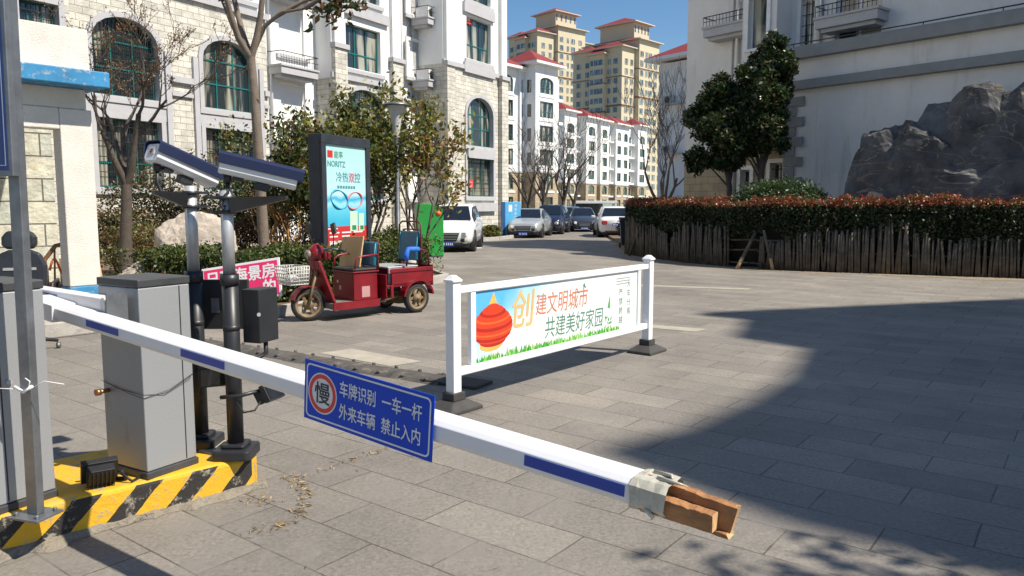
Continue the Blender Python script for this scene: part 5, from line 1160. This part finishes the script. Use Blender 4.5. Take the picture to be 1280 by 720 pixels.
ed = [(-1.6+2.95*k/N_, -.02-.07*rk.random()**2-.02*math.sin(k*.5)) for k in range(N_+1)]
vs_ = []
for x_, y_ in ed: vs_ += [(x_, y_, .002), (x_, y_*.45, .016+.012*rk.random()), (x_, .004, .03+.014*rk.random())]
m.add(vs_, [(3*k+q, 3*k+3+q, 3*k+4+q, 3*k+1+q) for k in range(N_) for q in (0,1)]); m.build('cement_skirt', M('sandy_mortar',(0.23,0.20,0.155),.95,var=.35,scale=9,bump=.8,bscale=60,dirt=(0.13,0.12,0.105),dscale=9,dcov=.5), il, recalc=False)
m = MB(); m.box((1.19,.28,.203),(.2,.24,.02),0,Matrix.Rotation(.2,3,'Z')); m.build('cement_patch', patch, il, bevel=.008)

cab_m = M('grey_speckled_metal', (0.33,0.34,0.35), .42, .35, var=.10, scale=140, dirt=(0.22,0.20,0.17), dscale=5, dcov=.60, dstretch=(1,1,.35))
cab_dark = M('dark_lid', (0.045,0.047,0.05), .45, var=.2, scale=9)
def cabinet(root, x0, x1, y0, y1, z0, z1, seam):
    m = MB(); m.bb(x0,y0,z0+.04,x1,y1,z1-.045); c = m.build('cabinet', cab_m, root, bevel=.006)
    m = MB(); m.bb(x0-.004,y0-.004,z1-.043,x1+.004,y1+.004,z1); m.build('lid', cab_dark, root, bevel=.006)
    m = MB(); m.bb(x0-.008,y0-.008,z0-.001,x1+.008,y1+.008,z0+.038); m.build('plinth', cab_dark, root, bevel=.006)
    m = MB(); m.bb(seam-.003,y0-.0015,z0+.05,seam+.003,y0+.01,z1-.05); m.build('door_seam', black_pl, c)
    return c
# near gate: cabinet at the left edge and the boom across the picture
CR = R(60)
bg1 = thing('barrier_gate', 'barrier gate with long white boom carrying the blue notice', 'barrier', (-2.28,3.71,.2), CR)
c1_ = cabinet(bg1, -.36, 0, 0, .36, 0, 1.09, -.22)
m = MB(); m.cyl((-.185,-.012,.62),(-.185,.002,.62),.012,n=12); m.build('lock', steel, c1_)
al_w = M('white_aluminium', (0.68,0.68,0.69), .38, .05, var=.03, scale=6, dirt=(0.55,0.53,0.5), dscale=8, dcov=.66)
A = Vector((-2.488,4.123,1.096)); B_ = Vector((.42,2.043,.856)); BS = .925; AL = (B_-A).length/BS
xax = (B_-A).normalized(); yax = Vector((0,0,1)).cross(xax).normalized(); zax = xax.cross(yax)
AM = Matrix((( xax.x,yax.x,zax.x,A.x),(xax.y,yax.y,zax.y,A.y),(xax.z,yax.z,zax.z,A.z),(0,0,0,1))) @ Matrix.Scale(BS,4)
def set_world(o, parent, Mw):
    o.parent = parent; bpy.context.view_layer.update(); o.matrix_parent_inverse = Matrix.Identity(4); o.matrix_basis = parent.matrix_world.inverted() @ Mw
m = MB(); hh, ww = .042, .062
m.prism([(-ww,-hh*.55),(-ww+.014,-hh),(ww-.014,-hh),(ww,-hh*.55),(ww,hh*.6),(ww-.02,hh),(-ww+.02,hh),(-ww,hh*.6)], 0, AL, 0, lambda a,y,z: (y,a,z))
m.bb(-.2,-.075,-.055,.16,.075,.045); arm = m.build('boom', al_w, None, bevel=.004); set_world(arm, bg1, AM)
m = MB(); m.bb(-.42,-.05,-.05,-.202,.10,.04); hub = m.build('pivot', steel_dk, None); set_world(hub, bg1, AM)
blue_r = M('reflective_blue', (0.012,0.045,0.30), .35, var=.06)
for u0,u1 in ((.136,.222),(.369,.458),(.880,.974)):
    m = MB(); m.bb(u0*AL,-ww-.0022,-hh*.40,u1*AL,-ww-.0002,hh*.46); m.build('blue_stripe', blue_r, arm)
tape = M('clear_tape', (0.42,0.40,0.33), .25, var=.3, scale=14, dirt=(0.22,0.17,0.10), dscale=12, dcov=.55)
m = MB(); xt = AL-.085
rs2 = random.Random(8); N = 14; ringp = []
for k in range(7):
    x = xt+.115*k/6; sc2 = 1.0+rs2.uniform(.02,.10)
    prf = [(-ww,-hh*.55),(-ww+.014,-hh),(0,-hh),(ww-.014,-hh),(ww,-hh*.55),(ww,hh*.6),(ww-.02,hh),(0,hh),(-ww+.02,hh),(-ww,hh*.6)]
    ringp.append([(x+rs2.uniform(-.006,.006), a*(sc2+rs2.uniform(0,.05))*(1.03), b*(sc2+rs2.uniform(0,.08))*1.03) for a,b in prf])
n_ = 10
m.add([p for r_ in ringp for p in r_], [(i*n_+j,(i+1)*n_+j,(i+1)*n_+(j+1)%n_,i*n_+(j+1)%n_) for i in range(6) for j in range(n_)], 0, False)
m.build('tape_wrap', tape, arm)
for pts_, rr_ in (([(AL-.02,-.01,.047),(AL+.03,-.02,.056),(AL+.075,-.012,.050)],[.010,.006,.002]),([(AL-.05,.03,.048),(AL+.01,.02,.056),(AL+.02,.0,.054)],[.009,.007,.003]),([(AL-.03,-.065,-.03),(AL+.0,-.068,-.05),(AL-.01,-.06,-.062)],[.008,.006,.002])):
    m = MB(); m.tube(pts_, rr_, 5); m.build('tape_strand', tape, arm)
wood_o = M('split_pine', (0.33,0.155,0.06), .8, var=.4, scale=6, bump=.7, bscale=26, dirt=(0.16,0.075,0.03), dscale=9, dcov=.52, dstretch=(.25,2.5,2.5)); wood_p = M('split_pine_end', (0.50,0.31,0.14), .85, var=.3, scale=30)
def split_block(x0, x1, y0, y1, z0, z1, seed, taper):
    rk = random.Random(seed); m = MB(); nx_, rows = 12, []
    for k in range(nx_+1):
        f = k/nx_; x = x0+(x1-x0)*f; e = .0015
        zt = z1-taper*f+rk.uniform(-e,e)-(0.004 if k % 5 == 3 else 0); zb = z0+rk.uniform(-e,e)
        rows.append([(x,y0+rk.uniform(-e,e),zb),(x,y1+rk.uniform(-e,e),zb),(x,y1+rk.uniform(-e,e),zt+rk.uniform(-e,e)),(x,(y0+y1)/2,zt+.002),(x,y0+rk.uniform(-e,e),zt)])
    rows[-1] = [(p[0]+rk.uniform(-.006,.012),p[1],p[2]) for p in rows[-1]]
    m.add([p for q in rows for p in q], [(i*5+j,(i+1)*5+j,(i+1)*5+(j+1)%5,i*5+(j+1)%5) for i in range(nx_) for j in range(5)], 0)
    b = nx_*5; m.f.append(tuple(b+j for j in range(5))); m.m.append(1); m.s.append(False)
    return m.build('wood_block', [wood_o,wood_p], arm, bevel=.0015)
split_block(AL-.06, AL+.215, -.014, .020, -.046, .046, 3, .016); split_block(AL-.06, AL+.175, -.058, -.0165, -.044, .012, 5, .006); split_block(AL-.06, AL+.205, -.030, .012, -.060, -.0475, 7, .0)
# notice on the boom
sx0, sx1 = .602*AL, .780*AL; SW = sx1-sx0; SH = .245
SMx = AM @ Matrix.Translation((sx0,-ww-.012,-SH/2+.020)) @ Matrix.Rotation(R(.6),4,'Y')
sign_b = M('sign_blue', (0.004,0.055,0.46), .5, var=.08, scale=5, spec=.25)
sign_w = M('sign_silver', (0.62,0.64,0.66), .4, var=.05, scale=20)
m = MB(); m.bb(0,0,0,SW,.004,SH); sgn = m.build('notice_board', sign_b, None); set_world(sgn, bg1, SMx)
def rrect(x0,x1,z0,z1,r_,n=6):
    P = []
    for cx,cz,a0 in ((x1-r_,z0+r_,-90),(x1-r_,z1-r_,0),(x0+r_,z1-r_,90),(x0+r_,z0+r_,180)):
        for k in range(n+1): a = R(a0+90*k/n); P.append((cx+r_*math.cos(a),cz+r_*math.sin(a)))
    return P
o_, i_ = rrect(.012,SW-.012,.012,SH-.012,.022), rrect(.019,SW-.019,.019,SH-.019,.016)
m = MB(); n_ = len(o_); m.add([(a,-.0008,b) for a,b in o_]+[(a,-.0008,b) for a,b in i_], [(k,(k+1)%n_,(k+1)%n_+n_,k+n_) for k in range(n_)]); m.build('border', sign_w, sgn, recalc=False)
def disc(r0, r1, cx, cz, y, mat, nm):
    m = MB(); n = 40
    if r0 == 0: m.add([(cx+r1*math.cos(2*math.pi*k/n),y,cz+r1*math.sin(2*math.pi*k/n)) for k in range(n)],[tuple(range(n))])
    else: m.add([(cx+r_*math.cos(2*math.pi*k/n),y,cz+r_*math.sin(2*math.pi*k/n)) for r_ in (r0,r1) for k in range(n)],[(k,(k+1)%n,(k+1)%n+n,k+n) for k in range(n)])
    return m.build(nm, mat, sgn, recalc=False)
ex, ez = .108, SH/2
disc(0,.084,ex,ez,-.0008,sign_w,'emblem_disc'); disc(.061,.078,ex,ez,-.0016,M('sign_red',(0.62,0.03,0.03),.4),'emblem_ring')
text_part('慢', .094, M('sign_black',(0.02,0.02,0.02),.5), sgn, ex, -.0018, ez-.034, 'emblem_character', bold=.012, align='CENTER')
for s_, x, z in (('车牌识别',.205,.142),('一车一杆',.435,.142),('外来车辆',.205,.052),('禁止入内',.435,.052)): text_part(s_, .066, sign_w, sgn, x, -.0012, z, bold=.016, sx=.765)
# second gate
bg2 = thing('barrier_gate', 'barrier gate beside the camera poles, its boom reaching back to the booth', 'barrier', (-1.93,3.94,.2), CR)
c2_ = cabinet(bg2, 0, .305, 0, .35, 0, 1.065, .24)
m = MB(); m.cyl((-.07,.30,.45),(.0,.30,.45),.012,n=10); m.cyl((-.075,.30,.45),(-.05,.30,.45),.018,n=10); m.build('lock', M('copper',(0.45,0.2,0.09),.35,.8), c2_)
m = MB(); m.tube([(-.006,.36,.50),(-.008,.2,.47),(-.006,.0,.46),(.12,-.008,.44),(.28,-.012,.50),(.31,.1,.55)],.0016,5); m.tube([(-.006,.3,.49),(-.010,.1,.455),(-.004,-.004,.44),(.15,-.010,.46),(.305,-.006,.52)],.0016,5); m.build('wire', black_pl, c2_)
A2 = Vector((-2.06,3.93,1.125)); x2 = Vector((-.79,.61,.0)).normalized(); y2 = Vector((0,0,1)).cross(x2); z2 = Vector((0,0,1))
A2M = Matrix(((x2.x,y2.x,0,A2.x),(x2.y,y2.y,0,A2.y),(0,0,1,A2.z),(0,0,0,1)))
m = MB(); m.bb(0.03,-.045,-.052,3.2,.045,.048); a2 = m.build('boom', al_w, None, bevel=.01); set_world(a2, bg2, A2M)
m = MB(); m.bb(.55,.0452,-.03,.9,.047,.03); m.bb(.55,-.047,-.03,.9,-.0452,.03); m.build('blue_stripe', blue_r, a2)
m = MB(); m.bb(-.008,-.046,-.054,.028,.046,.052); m.build('end_block', M('rusty_white',(0.62,0.60,0.55),.7,var=.05,dirt=(0.20,0.07,0.03),dscale=22,dcov=.58), a2, bevel=.004)
m = MB(); m.bb(-.045,-.055,-.10,-.035,.05,.075); m.cyl((-.04,-.03,.06),(.0,-.03,.068),.012,n=8); m.build('mounting_plate', steel_dk, a2)

# ------------------------------------------------------------------ camera poles
navy = M('navy_hood', (0.012,0.019,0.058), .5, var=.1, spec=.3); cam_w = M('camera_white', (0.66,0.67,0.68), .4, var=.03)
def camera_pole(label, loc, H0, H1, az, pitch, zc, off, lampdir, BLn):
    t = thing('camera_pole', label, 'camera', loc, 0, 'plate-reading cameras on the barrier island')
    m = MB(); m.prism(rrect(-.11,.11,-.11,.11,.03), 0, .06, 0, lambda a,y,z: (a,z,y)); m.prism(rrect(-.07,.07,-.07,.07,.02), .06, .085, 0, lambda a,y,z: (a,z,y)); m.build('base', black_mt, t, bevel=.01)
    m = MB(); m.cyl((0,0,.08),(0,0,H0),.045,n=20); m.cyl((0,0,H0-.06),(0,0,H0),.052,n=20); m.cyl((0,0,H0-.32),(0,0,H0-.29),.047,n=20); m.build('lower_pole', black_mt, t)
    m = MB(); m.cyl((0,0,H0),(0,0,H1),.034,n=20); m.build('upper_pole', steel, t)
    Mx = Matrix.Translation((off[0],off[1],zc)) @ Matrix.Rotation(az,4,'Z') @ Matrix.Rotation(pitch,4,'Y')
    h = MB(); h.X = Mx; oct_ = [(-.065,-.03),(-.045,-.055),(.045,-.055),(.065,-.03),(.065,.035),(.05,.052),(-.05,.052),(-.065,.035)]
    h.prism(oct_, -.20, .22, 0, lambda a,y,z: (y,a,z)); ho = h.build('camera_housing', cam_w, t, bevel=.006)
    h = MB(); h.X = Mx; h.prism([(-.078,.0),(-.072,.0),(-.072,.05),(-.05,.062),(.05,.062),(.072,.05),(.072,.0),(.078,.0),(.078,.054),(.054,.07),(-.054,.07),(-.078,.054)], -.21, .25, 0, lambda a,y,z: (y,a,z)); h.build('sun_hood', navy, ho, bevel=.002)
    h = MB(); h.X = Mx; h.bb(-.2035,-.028,-.012,-.2005,.028,.032); h.bb(-.206,-.012,-.004,-.2036,.012,.018,1); h.build('rating_label', [M('label_grey',(0.5,0.5,0.5),.5), M('label_brown',(0.12,0.05,0.04),.5)], ho)
    h = MB(); h.X = Mx; h.cyl((.221,0,0),(.226,0,0),.045,n=20); h.build('lens_window', car_glass, ho)
    h = MB(); h.X = Mx; h.bb(.0,-.03,-.10,.08,.03,-.056); h.bb(-.12,-.035,-.075,-.06,.035,-.056); h.build('bracket', black_pl, t, bevel=.004)
    p = Mx @ Vector((-.15,0,-.055)); q = Vector((0,-.04,H1-.08))
    h = MB(); h.cyl(p+Vector((0,0,.005)), p+Vector((0,0,-.04)), .022, n=12); h.tube([p+Vector((0,0,-.03)), p+Vector((.0,-.01,-.10)), p.lerp(q,.35)+Vector((-.03,-.02,-.10)), p.lerp(q,.8)+Vector((0,-.02,-.06)), q], .012, 8); h.build('cable', black_pl, t)
    h = MB(); d = Vector((math.cos(lampdir),math.sin(lampdir),0)); s = Vector((-d.y,d.x,0)); c0 = Vector((0,0,H1-.10))
    for zz in (H1-.13,H1-.05): h.cyl((0,0,zz),(0,0,zz+.02),.05,n=16); h.box((-d*.05+Vector((0,0,zz+.01))),(.1,.05,.014),0,Matrix.Rotation(lampdir,3,'Z'))
    P = lambda a,b,zz: tuple(d*a+s*b+Vector((0,0,zz)))
    h.add([P(.03,-.08,H1-.04),P(.03,.08,H1-.04),P(BLn,.05,H1-.03),P(BLn,-.05,H1-.03),P(.03,-.05,H1-.125),P(.03,.05,H1-.125),P(BLn,.045,H1-.05),P(BLn,-.045,H1-.05)],[(0,1,2,3),(7,6,5,4),(0,4,5,1),(1,5,6,2),(2,6,7,3),(3,7,4,0)])
    h.build('lamp_bracket', black_mt, t)
    return t
pA = camera_pole('plate camera seen from its labelled rear end, on the left pole by the grey cabinet', (-1.88,4.52,.2), 1.06, 1.56, R(57), R(20), 1.68, (-.06,.05), R(215), .20)
pB = camera_pole('plate camera seen from its side, on the right pole nearest the boom notice', (-1.60,4.33,.2), 1.06, 1.53, R(19), R(13), 1.635, (.165,.04), R(8), .33)
m = MB(); m.bb(-.02,.09,.70,.28,.13,1.0); m.bb(.06,.086,.80,.11,.0895,.89,1); m.build('display_board', [black_mt, steel_dk], pA, bevel=.004)
m = MB(); m.box((.135,.10,.815),(.12,.17,.31),0,Matrix.Rotation(R(-20),3,'Z')); m.build('control_box', black_mt, pB, bevel=.006)
m = MB(); m.cyl((.160,-.004,.83),(.163,-.012,.83),.011,n=12); m.build('lock', steel, pB)
m = MB(); m.tube([(.16,.1,.66),(.16,.1,.59),(.12,.08,.56),(.05,.03,.57)],.014,8); m.build('conduit', black_pl, pB); m = MB(); m.tube([(.03,-.05,.33),(.08,-.08,.28),(.14,-.07,.29),(.16,-.03,.33)],.006,6); m.build('floodlight_cable', black_pl, pB)
def spot(parent, c, rz, tilt, s=.12, arm_=None, nm='floodlight'):
    X = Matrix.Translation(c) @ Matrix.Rotation(rz,4,'Z') @ Matrix.Rotation(tilt,4,'X')
    m = MB(); m.X = X; m.bb(-s,-.03,-s*.75,s,.005,s*.75); m.bb(-s*.75,.006,-s*.6,s*.75,.055,s*.6)
    for k in range(7): m.bb(-s*.72+k*s*.23,.056,-s*.55,-s*.68+k*s*.23,.075,s*.55)
    o = m.build(nm, black_mt, parent, bevel=.006)
    m = MB(); m.X = X; m.bb(-s*.86,-.034,-s*.62,s*.86,-.0305,s*.62); m.build('glass', car_glass, o if parent is not None else o)
    if arm_: m = MB(); m.tube(arm_,.012,6); m.build('floodlight_arm', black_mt, parent)
    return o
spot(pA, (.10,-.02,.44), R(25), R(10), .085, [(0,-.045,.46),(.05,-.03,.46),(.08,-.01,.45)])
spot(pB, (.20,.03,.37), R(70), R(-30), .07, [(-.06,-.05,.36),(.05,-.055,.37),(.16,.0,.39)])
fl_ = tag(thing('floodlight', 'black finned floodlight lying on the yellow island between the two cabinets', 'floodlight', (-2.14,3.86,.2)))
spot(fl_, (0,0,.075), R(215), R(-25), .085, [(-.095,.03,.075),(-.10,.07,.012),(.10,.07,.012),(.095,.03,.075)], 'housing')
m = MB(); m.tube([(.09,.04,.05),(.15,.03,.012),(.16,.10,.012),(.10,.18,.012)],.007,6); m.build('cable', black_pl, fl_)
# sign post at the left edge
sp2 = thing('sign_post', 'dark blue sign on a grey steel post at the left edge', 'sign', (-2.235,3.47,.2), R(-15)); sp2.rotation_euler = (0, R(1.0), R(-15))
m = MB(); m.bb(-.032,-.02,.012,.032,.02,3.4); m.build('post', steel_dk, sp2, bevel=.004)
m = MB(); m.bb(-.085,-.075,0,.085,.075,.012)
for x,y in ((-.06,-.05),(.06,-.05),(-.06,.05),(.06,.05)): m.cyl((x,y,.012),(x,y,.028),.01,n=6)
m.build('base_plate', steel_dk, sp2, bevel=.002)
m = MB(); m.bb(-.72,-.058,1.575,.040,-.021,3.35); m.build('board_frame', steel_dk, sp2, bevel=.004)
m = MB(); m.bb(-.70,-.0605,1.60,.018,-.0585,3.34); bf = m.build('blue_face', M('deep_sign_blue',(0.012,0.035,0.16),.35,var=.1), sp2)
m = MB(); m.bb(-.69,-.0620,1.62,.008,-.0608,1.624); m.bb(.004,-.0620,1.624,.008,-.0608,3.3); m.build('border', M('dull_print',(0.30,0.36,0.5),.5), bf)
for z, ch in ((1.98,'车'),(2.16,'目')): text_part(ch, .11, M('dull_print',(0,0,0)), bf, -.125, -.0625, z)
m = MB(); m.tube([(-.05,-.03,.62),(0,-.03,.60),(.05,-.03,.63)],.008,6); m.tube([(.03,-.03,.62),(.05,-.04,.655),(.03,-.045,.67)],.003,4); m.tube([(.03,-.03,.61),(.12,-.03,.66),(.20,.0,.645)],.0018,4); m.tube([(-.03,-.03,.61),(-.2,-.02,.60),(-.3,.03,.61)],.0018,4); m.build('cable_tie', plate_white, sp2)

# ================================================================== GUARD RAIL WITH BANNER
GRR = math.atan2(2.45,1.99); GL = 3.157
gr_ = thing('guard_rail', 'white steel guard rail panel with civic banner on black rubber feet', 'barrier', (-.47,6.08,0), GRR)
rail_w = M('rail_white', (0.76,0.77,0.78), .4, var=.03, scale=6, dirt=(0.5,0.48,0.45), dscale=9, dcov=.68)
rubber = M('rubber_foot', (0.045,0.042,0.04), .8, var=.3, scale=7)
for x in (0, GL):
    m = MB(); m.bb(x-.045,-.045,.09,x+.045,.045,1.04); m.build('post', rail_w, gr_, bevel=.006)
    m = MB(); m.prism(rrect(x-.058,x+.058,-.058,.058,.015), 1.04, 1.062, 0, lambda a,y,z: (a,z,y)); m.add([(x-.05,-.05,1.062),(x+.05,-.05,1.062),(x+.05,.05,1.062),(x-.05,.05,1.062),(x-.02,-.02,1.095),(x+.02,-.02,1.095),(x+.02,.02,1.095),(x-.02,.02,1.095)],[(0,1,5,4),(1,2,6,5),(2,3,7,6),(3,0,4,7),(4,5,6,7)]); m.build('post_cap', rail_w, gr_, bevel=.006)
    m = MB(); m.add([(x-.19,-.15,0),(x+.19,-.15,0),(x+.19,.15,0),(x-.19,.15,0),(x-.19,-.15,.03),(x+.19,-.15,.03),(x+.19,.15,.03),(x-.19,.15,.03),(x-.09,-.08,.085),(x+.09,-.08,.085),(x+.09,.08,.085),(x-.09,.08,.085)],
        [(3,2,1,0),(0,1,5,4),(1,2,6,5),(2,3,7,6),(3,0,4,7),(4,5,9,8),(5,6,10,9),(6,7,11,10),(7,4,8,11),(8,9,10,11)]); m.bb(x-.07,-.065,.084,x+.07,.065,.15); m.build('foot', rubber, gr_, bevel=.008)
m = MB(); m.bb(.046,-.028,.945,GL-.046,.028,1.0); m.build('top_rail', rail_w, gr_, bevel=.005)
m = MB(); m.bb(.046,-.028,.275,GL-.046,.028,.335); m.build('bottom_rail', rail_w, gr_, bevel=.005)
PX0, PX1 = .25, 2.90
for x in (PX0-.03, PX1+.03): m = MB(); m.bb(x-.03,-.022,.336,x+.03,.022,.944); m.build('baluster', rail_w, gr_, bevel=.004)
def banner_mat():
    m = bpy.data.materials.new('banner_print'); m.use_nodes = True; n = m.node_tree.nodes; L = m.node_tree.links; p = n['Principled BSDF']; p.inputs['Roughness'].default_value = .45
    tc = n.new('ShaderNodeTexCoord'); se = n.new('ShaderNodeSeparateXYZ'); L.new(tc.outputs['Object'], se.inputs[0])
    nz = n.new('ShaderNodeTexNoise'); nz.inputs['Scale'].default_value = 3.5; nz.inputs['Detail'].default_value = 4; L.new(tc.outputs['Object'], nz.inputs['Vector'])
    a = n.new('ShaderNodeMath'); a.operation = 'MULTIPLY_ADD'; a.inputs[1].default_value = -1.1; L.new(se.outputs[0], a.inputs[0]); 
    z = n.new('ShaderNodeMath'); z.operation = 'MULTIPLY_ADD'; z.inputs[1].default_value = 1.9; z.inputs[2].default_value = -.35; L.new(se.outputs[2], z.inputs[0]); L.new(z.outputs[0], a.inputs[2])
    b = n.new('ShaderNodeMath'); b.operation = 'MULTIPLY_ADD'; b.inputs[1].default_value = .7; L.new(nz.outputs['Fac'], b.inputs[0]); L.new(a.outputs[0], b.inputs[2])
    cr = n.new('ShaderNodeValToRGB'); e = cr.color_ramp.elements; e[0].position = .05; e[0].color = (0.78,0.80,0.78,1); e[1].position = 1.0; e[1].color = (0.10,0.42,0.72,1); q = e.new(.5); q.color = (0.45,0.70,0.80,1)
    L.new(b.outputs[0], cr.inputs[0]); L.new(cr.outputs[0], p.inputs['Base Color']); return m
m = MB(); m.bb(PX0,-.006,.337,PX1,.006,.935); ban = m.build('banner', banner_mat(), gr_)
gg = [M('print_grass_%s' % q, c_, .5) for q, c_ in (('dark',(0.02,0.22,0.02)),('mid',(0.06,0.38,0.03)),('pale',(0.25,0.50,0.10)))]
m = MB(); rnd = random.Random(3)
for i in range(420):
    x = PX0+.01+rnd.random()*2.28; h = rnd.uniform(.02,.07)*(1.25 if rnd.random() < .2 else 1); ww_ = rnd.uniform(.006,.014)
    m.add([(x-ww_,-.0068-i*2e-6,.34),(x+ww_,-.0068-i*2e-6,.34),(min(x+rnd.uniform(-.02,.02),PX1-.3),-.0068-i*2e-6,.34+h)],[(0,1,2)],rnd.randrange(3))
m.build('printed_grass', gg, ban, recalc=False)
# plain red-orange rounded shape with gold tip (generic stand-in)
pr_r = [M('print_red_a',(0.62,0.05,0.015),.45), M('print_red_b',(0.42,0.02,0.012),.45), M('print_orange',(0.66,0.12,0.025),.45), M('print_gold',(0.72,0.42,0.10),.45)]
m = MB(); cx = PX0+.23
def oval(cx, cz, a, b, y, mi, clip=True):
    P = [(max(PX0+.002,cx+a*math.cos(2*math.pi*k/36)), y, cz+b*math.sin(2*math.pi*k/36)) for k in range(36)]; m.add(P,[tuple(range(36))],mi)
m.add([(cx-.07,-.0074,.78),(cx+.07,-.0074,.78),(cx+.01,-.0074,.92)],[(0,1,2)],3)
oval(cx-.02,.47,.15,.055,-.0076,3)
for k,(cz,a,b,mi) in enumerate(((.50,.17,.05,1),(.525,.20,.05,0),(.55,.235,.06,1),(.575,.25,.062,0),(.60,.262,.065,2),(.615,.265,.064,0),(.645,.262,.064,1),(.67,.25,.062,0),(.70,.225,.055,2),(.715,.21,.052,0),(.745,.17,.045,1),(.765,.14,.042,0),(.785,.09,.035,0))): oval(cx,cz,a,b,-.0078-.0002*k,mi)
m.build('printed_motif', pr_r, ban, recalc=False)
pr_tan = M('print_tan',(0.66,0.42,0.17),.5); pr_or = M('print_brick',(0.55,0.20,0.12),.5); pr_dg = M('print_dark_green',(0.09,0.23,0.17),.5)
text_part('创', .36, pr_tan, ban, PX0+.46, -.0075, .60, bold=.016, shear=.15, sx=.95); text_part('建文明城市', .215, pr_or, ban, PX0+.82, -.0075, .665, bold=.006, shear=.12, sx=.80)
text_part('共建美好家园', .215, pr_dg, ban, PX0+.96, -.0075, .435, bold=.003, shear=.12, sx=.78)
text_part('人车分离', .085, pr_dg, ban, PX0+2.43, -.0075, .78, vertical=True); text_part('严禁跨越', .085, pr_dg, ban, PX0+2.27, -.0075, .70, vertical=True)
m = MB(); [m.bb(PX0+2.22,-.0085,.875-.028*k,PX0+2.50,-.0075,.885-.028*k) for k in range(3)]; m.build('small_print', M('print_grey',(0.35,0.38,0.38),.5), ban)
m = MB()
for x,z,s in ((1.62,.86,.03),(1.52,.80,.014),(1.92,.85,.008)): m.add([(PX0+x-s,-.0085,z),(PX0+x,-.0085,z+s),(PX0+x+s*.3,-.0085,z+s*.2),(PX0+x+s,-.0085,z-s)],[(0,1,2,3)])
m.add([(PX0+2.05,-.0085,.60),(PX0+2.10,-.0085,.58),(PX0+2.10,-.0085,.73)],[(0,1,2)],1)
for k in range(26): x = PX0+1.98+rnd.random()*.16; z = .38+rnd.random()*.12; m.add([(x,-.0085,z),(x+.02,-.0085,z+.01),(x+.012,-.0085,z+.03)],[(0,1,2)],1)
m.build('printed_birds_and_leaves', [pr_dg, M('print_leaf_green',(0.10,0.35,0.12),.5)], ban, recalc=False)

# ------------------------------------------------------------------ rubber hump, litter
m = MB(); a = Vector((-4.1,9.35,0)); b = Vector((-.1,6.72,0)); d = (b-a).normalized(); s = Vector((-d.y,d.x,0)); n = 16
hump = thing('speed_hump', 'worn dark rubber cable hump lying across the lane behind the boom', 'speed hump', (0,0,0)); rnd = random.Random(9)
for k in range(n):
    if k in (14,15): continue
    p0 = a+(b-a)*k/n; p1 = a+(b-a)*(k+.97)/n; j = rnd.uniform(-.012,.012)
    prof = [(-.17,0),(-.12,.026),(-.05,.04),(.05,.04),(.12,.026),(.17,0)]
    m.add([tuple(p0+s*(o+j)+Vector((0,0,z))) for o,z in prof]+[tuple(p1+s*(o+j)+Vector((0,0,z))) for o,z in prof],[(i,i+1,i+7,i+6) for i in range(5)]+[tuple(range(6)),tuple(range(11,5,-1))])
    for q in (-.13,.13): c_ = (p0+p1)/2+s*(q+j); m.cyl((c_.x,c_.y,.02),(c_.x,c_.y,.045),.018,n=8)
m.build('rubber_segments', M('worn_rubber',(0.075,0.068,0.06),.9,var=.4,scale=8,bump=.5,bscale=30,dirt=(0.22,0.19,0.15),dscale=5,dcov=.55), hump)
m = MB(); m.box((-.52,7.02,.018),(.62,.30,.03),0,Matrix.Rotation(math.atan2(d.y,d.x)+.05,3,'Z')); tag(m.build('rubber_mat', rubber, bevel=.01), 'black rubber mat at the foot of the near guard rail post', 'mat')
rs = np.random.RandomState(11); P = []
for a_, b_, n, sp in (((-1.35,4.55),(-1.18,4.25),60,.03),((-1.18,4.25),(-1.12,3.9),60,.025),((-1.12,3.9),(-1.30,3.7),40,.03),((-1.30,4.5),(-.75,5.2),60,.02),((-1.5,4.2),(-1.35,4.1),30,.04)):
    f = rs.rand(n)[:,None]; q = np.array(a_)*(1-f)+np.array(b_)*f+rs.normal(size=(n,2))*sp; P += [(x,y,.005+.005*rs.rand()) for x,y in q]
for k in range(420): f = rs.rand(); i_ = rs.randint(0,len(S)-2); q = S[i_].lerp(S[i_+1], f); P.append((q.x-.1*rs.rand()+.12, q.y-abs(rs.normal())*.22-.03, .012))
for k in range(22): P.append((rs.uniform(-1.5,2.2), rs.uniform(3.3,7), .006))
tag(leaves('dry_litter', P, .045, [lf_dry,lf_brn,M('straw',(0.36,0.25,0.11),.9)], [2,1,3], None, rs, 7, flat=.9), 'dry grass blades and leaf crumbs strewn on the paving', 'litter', kind='stuff')
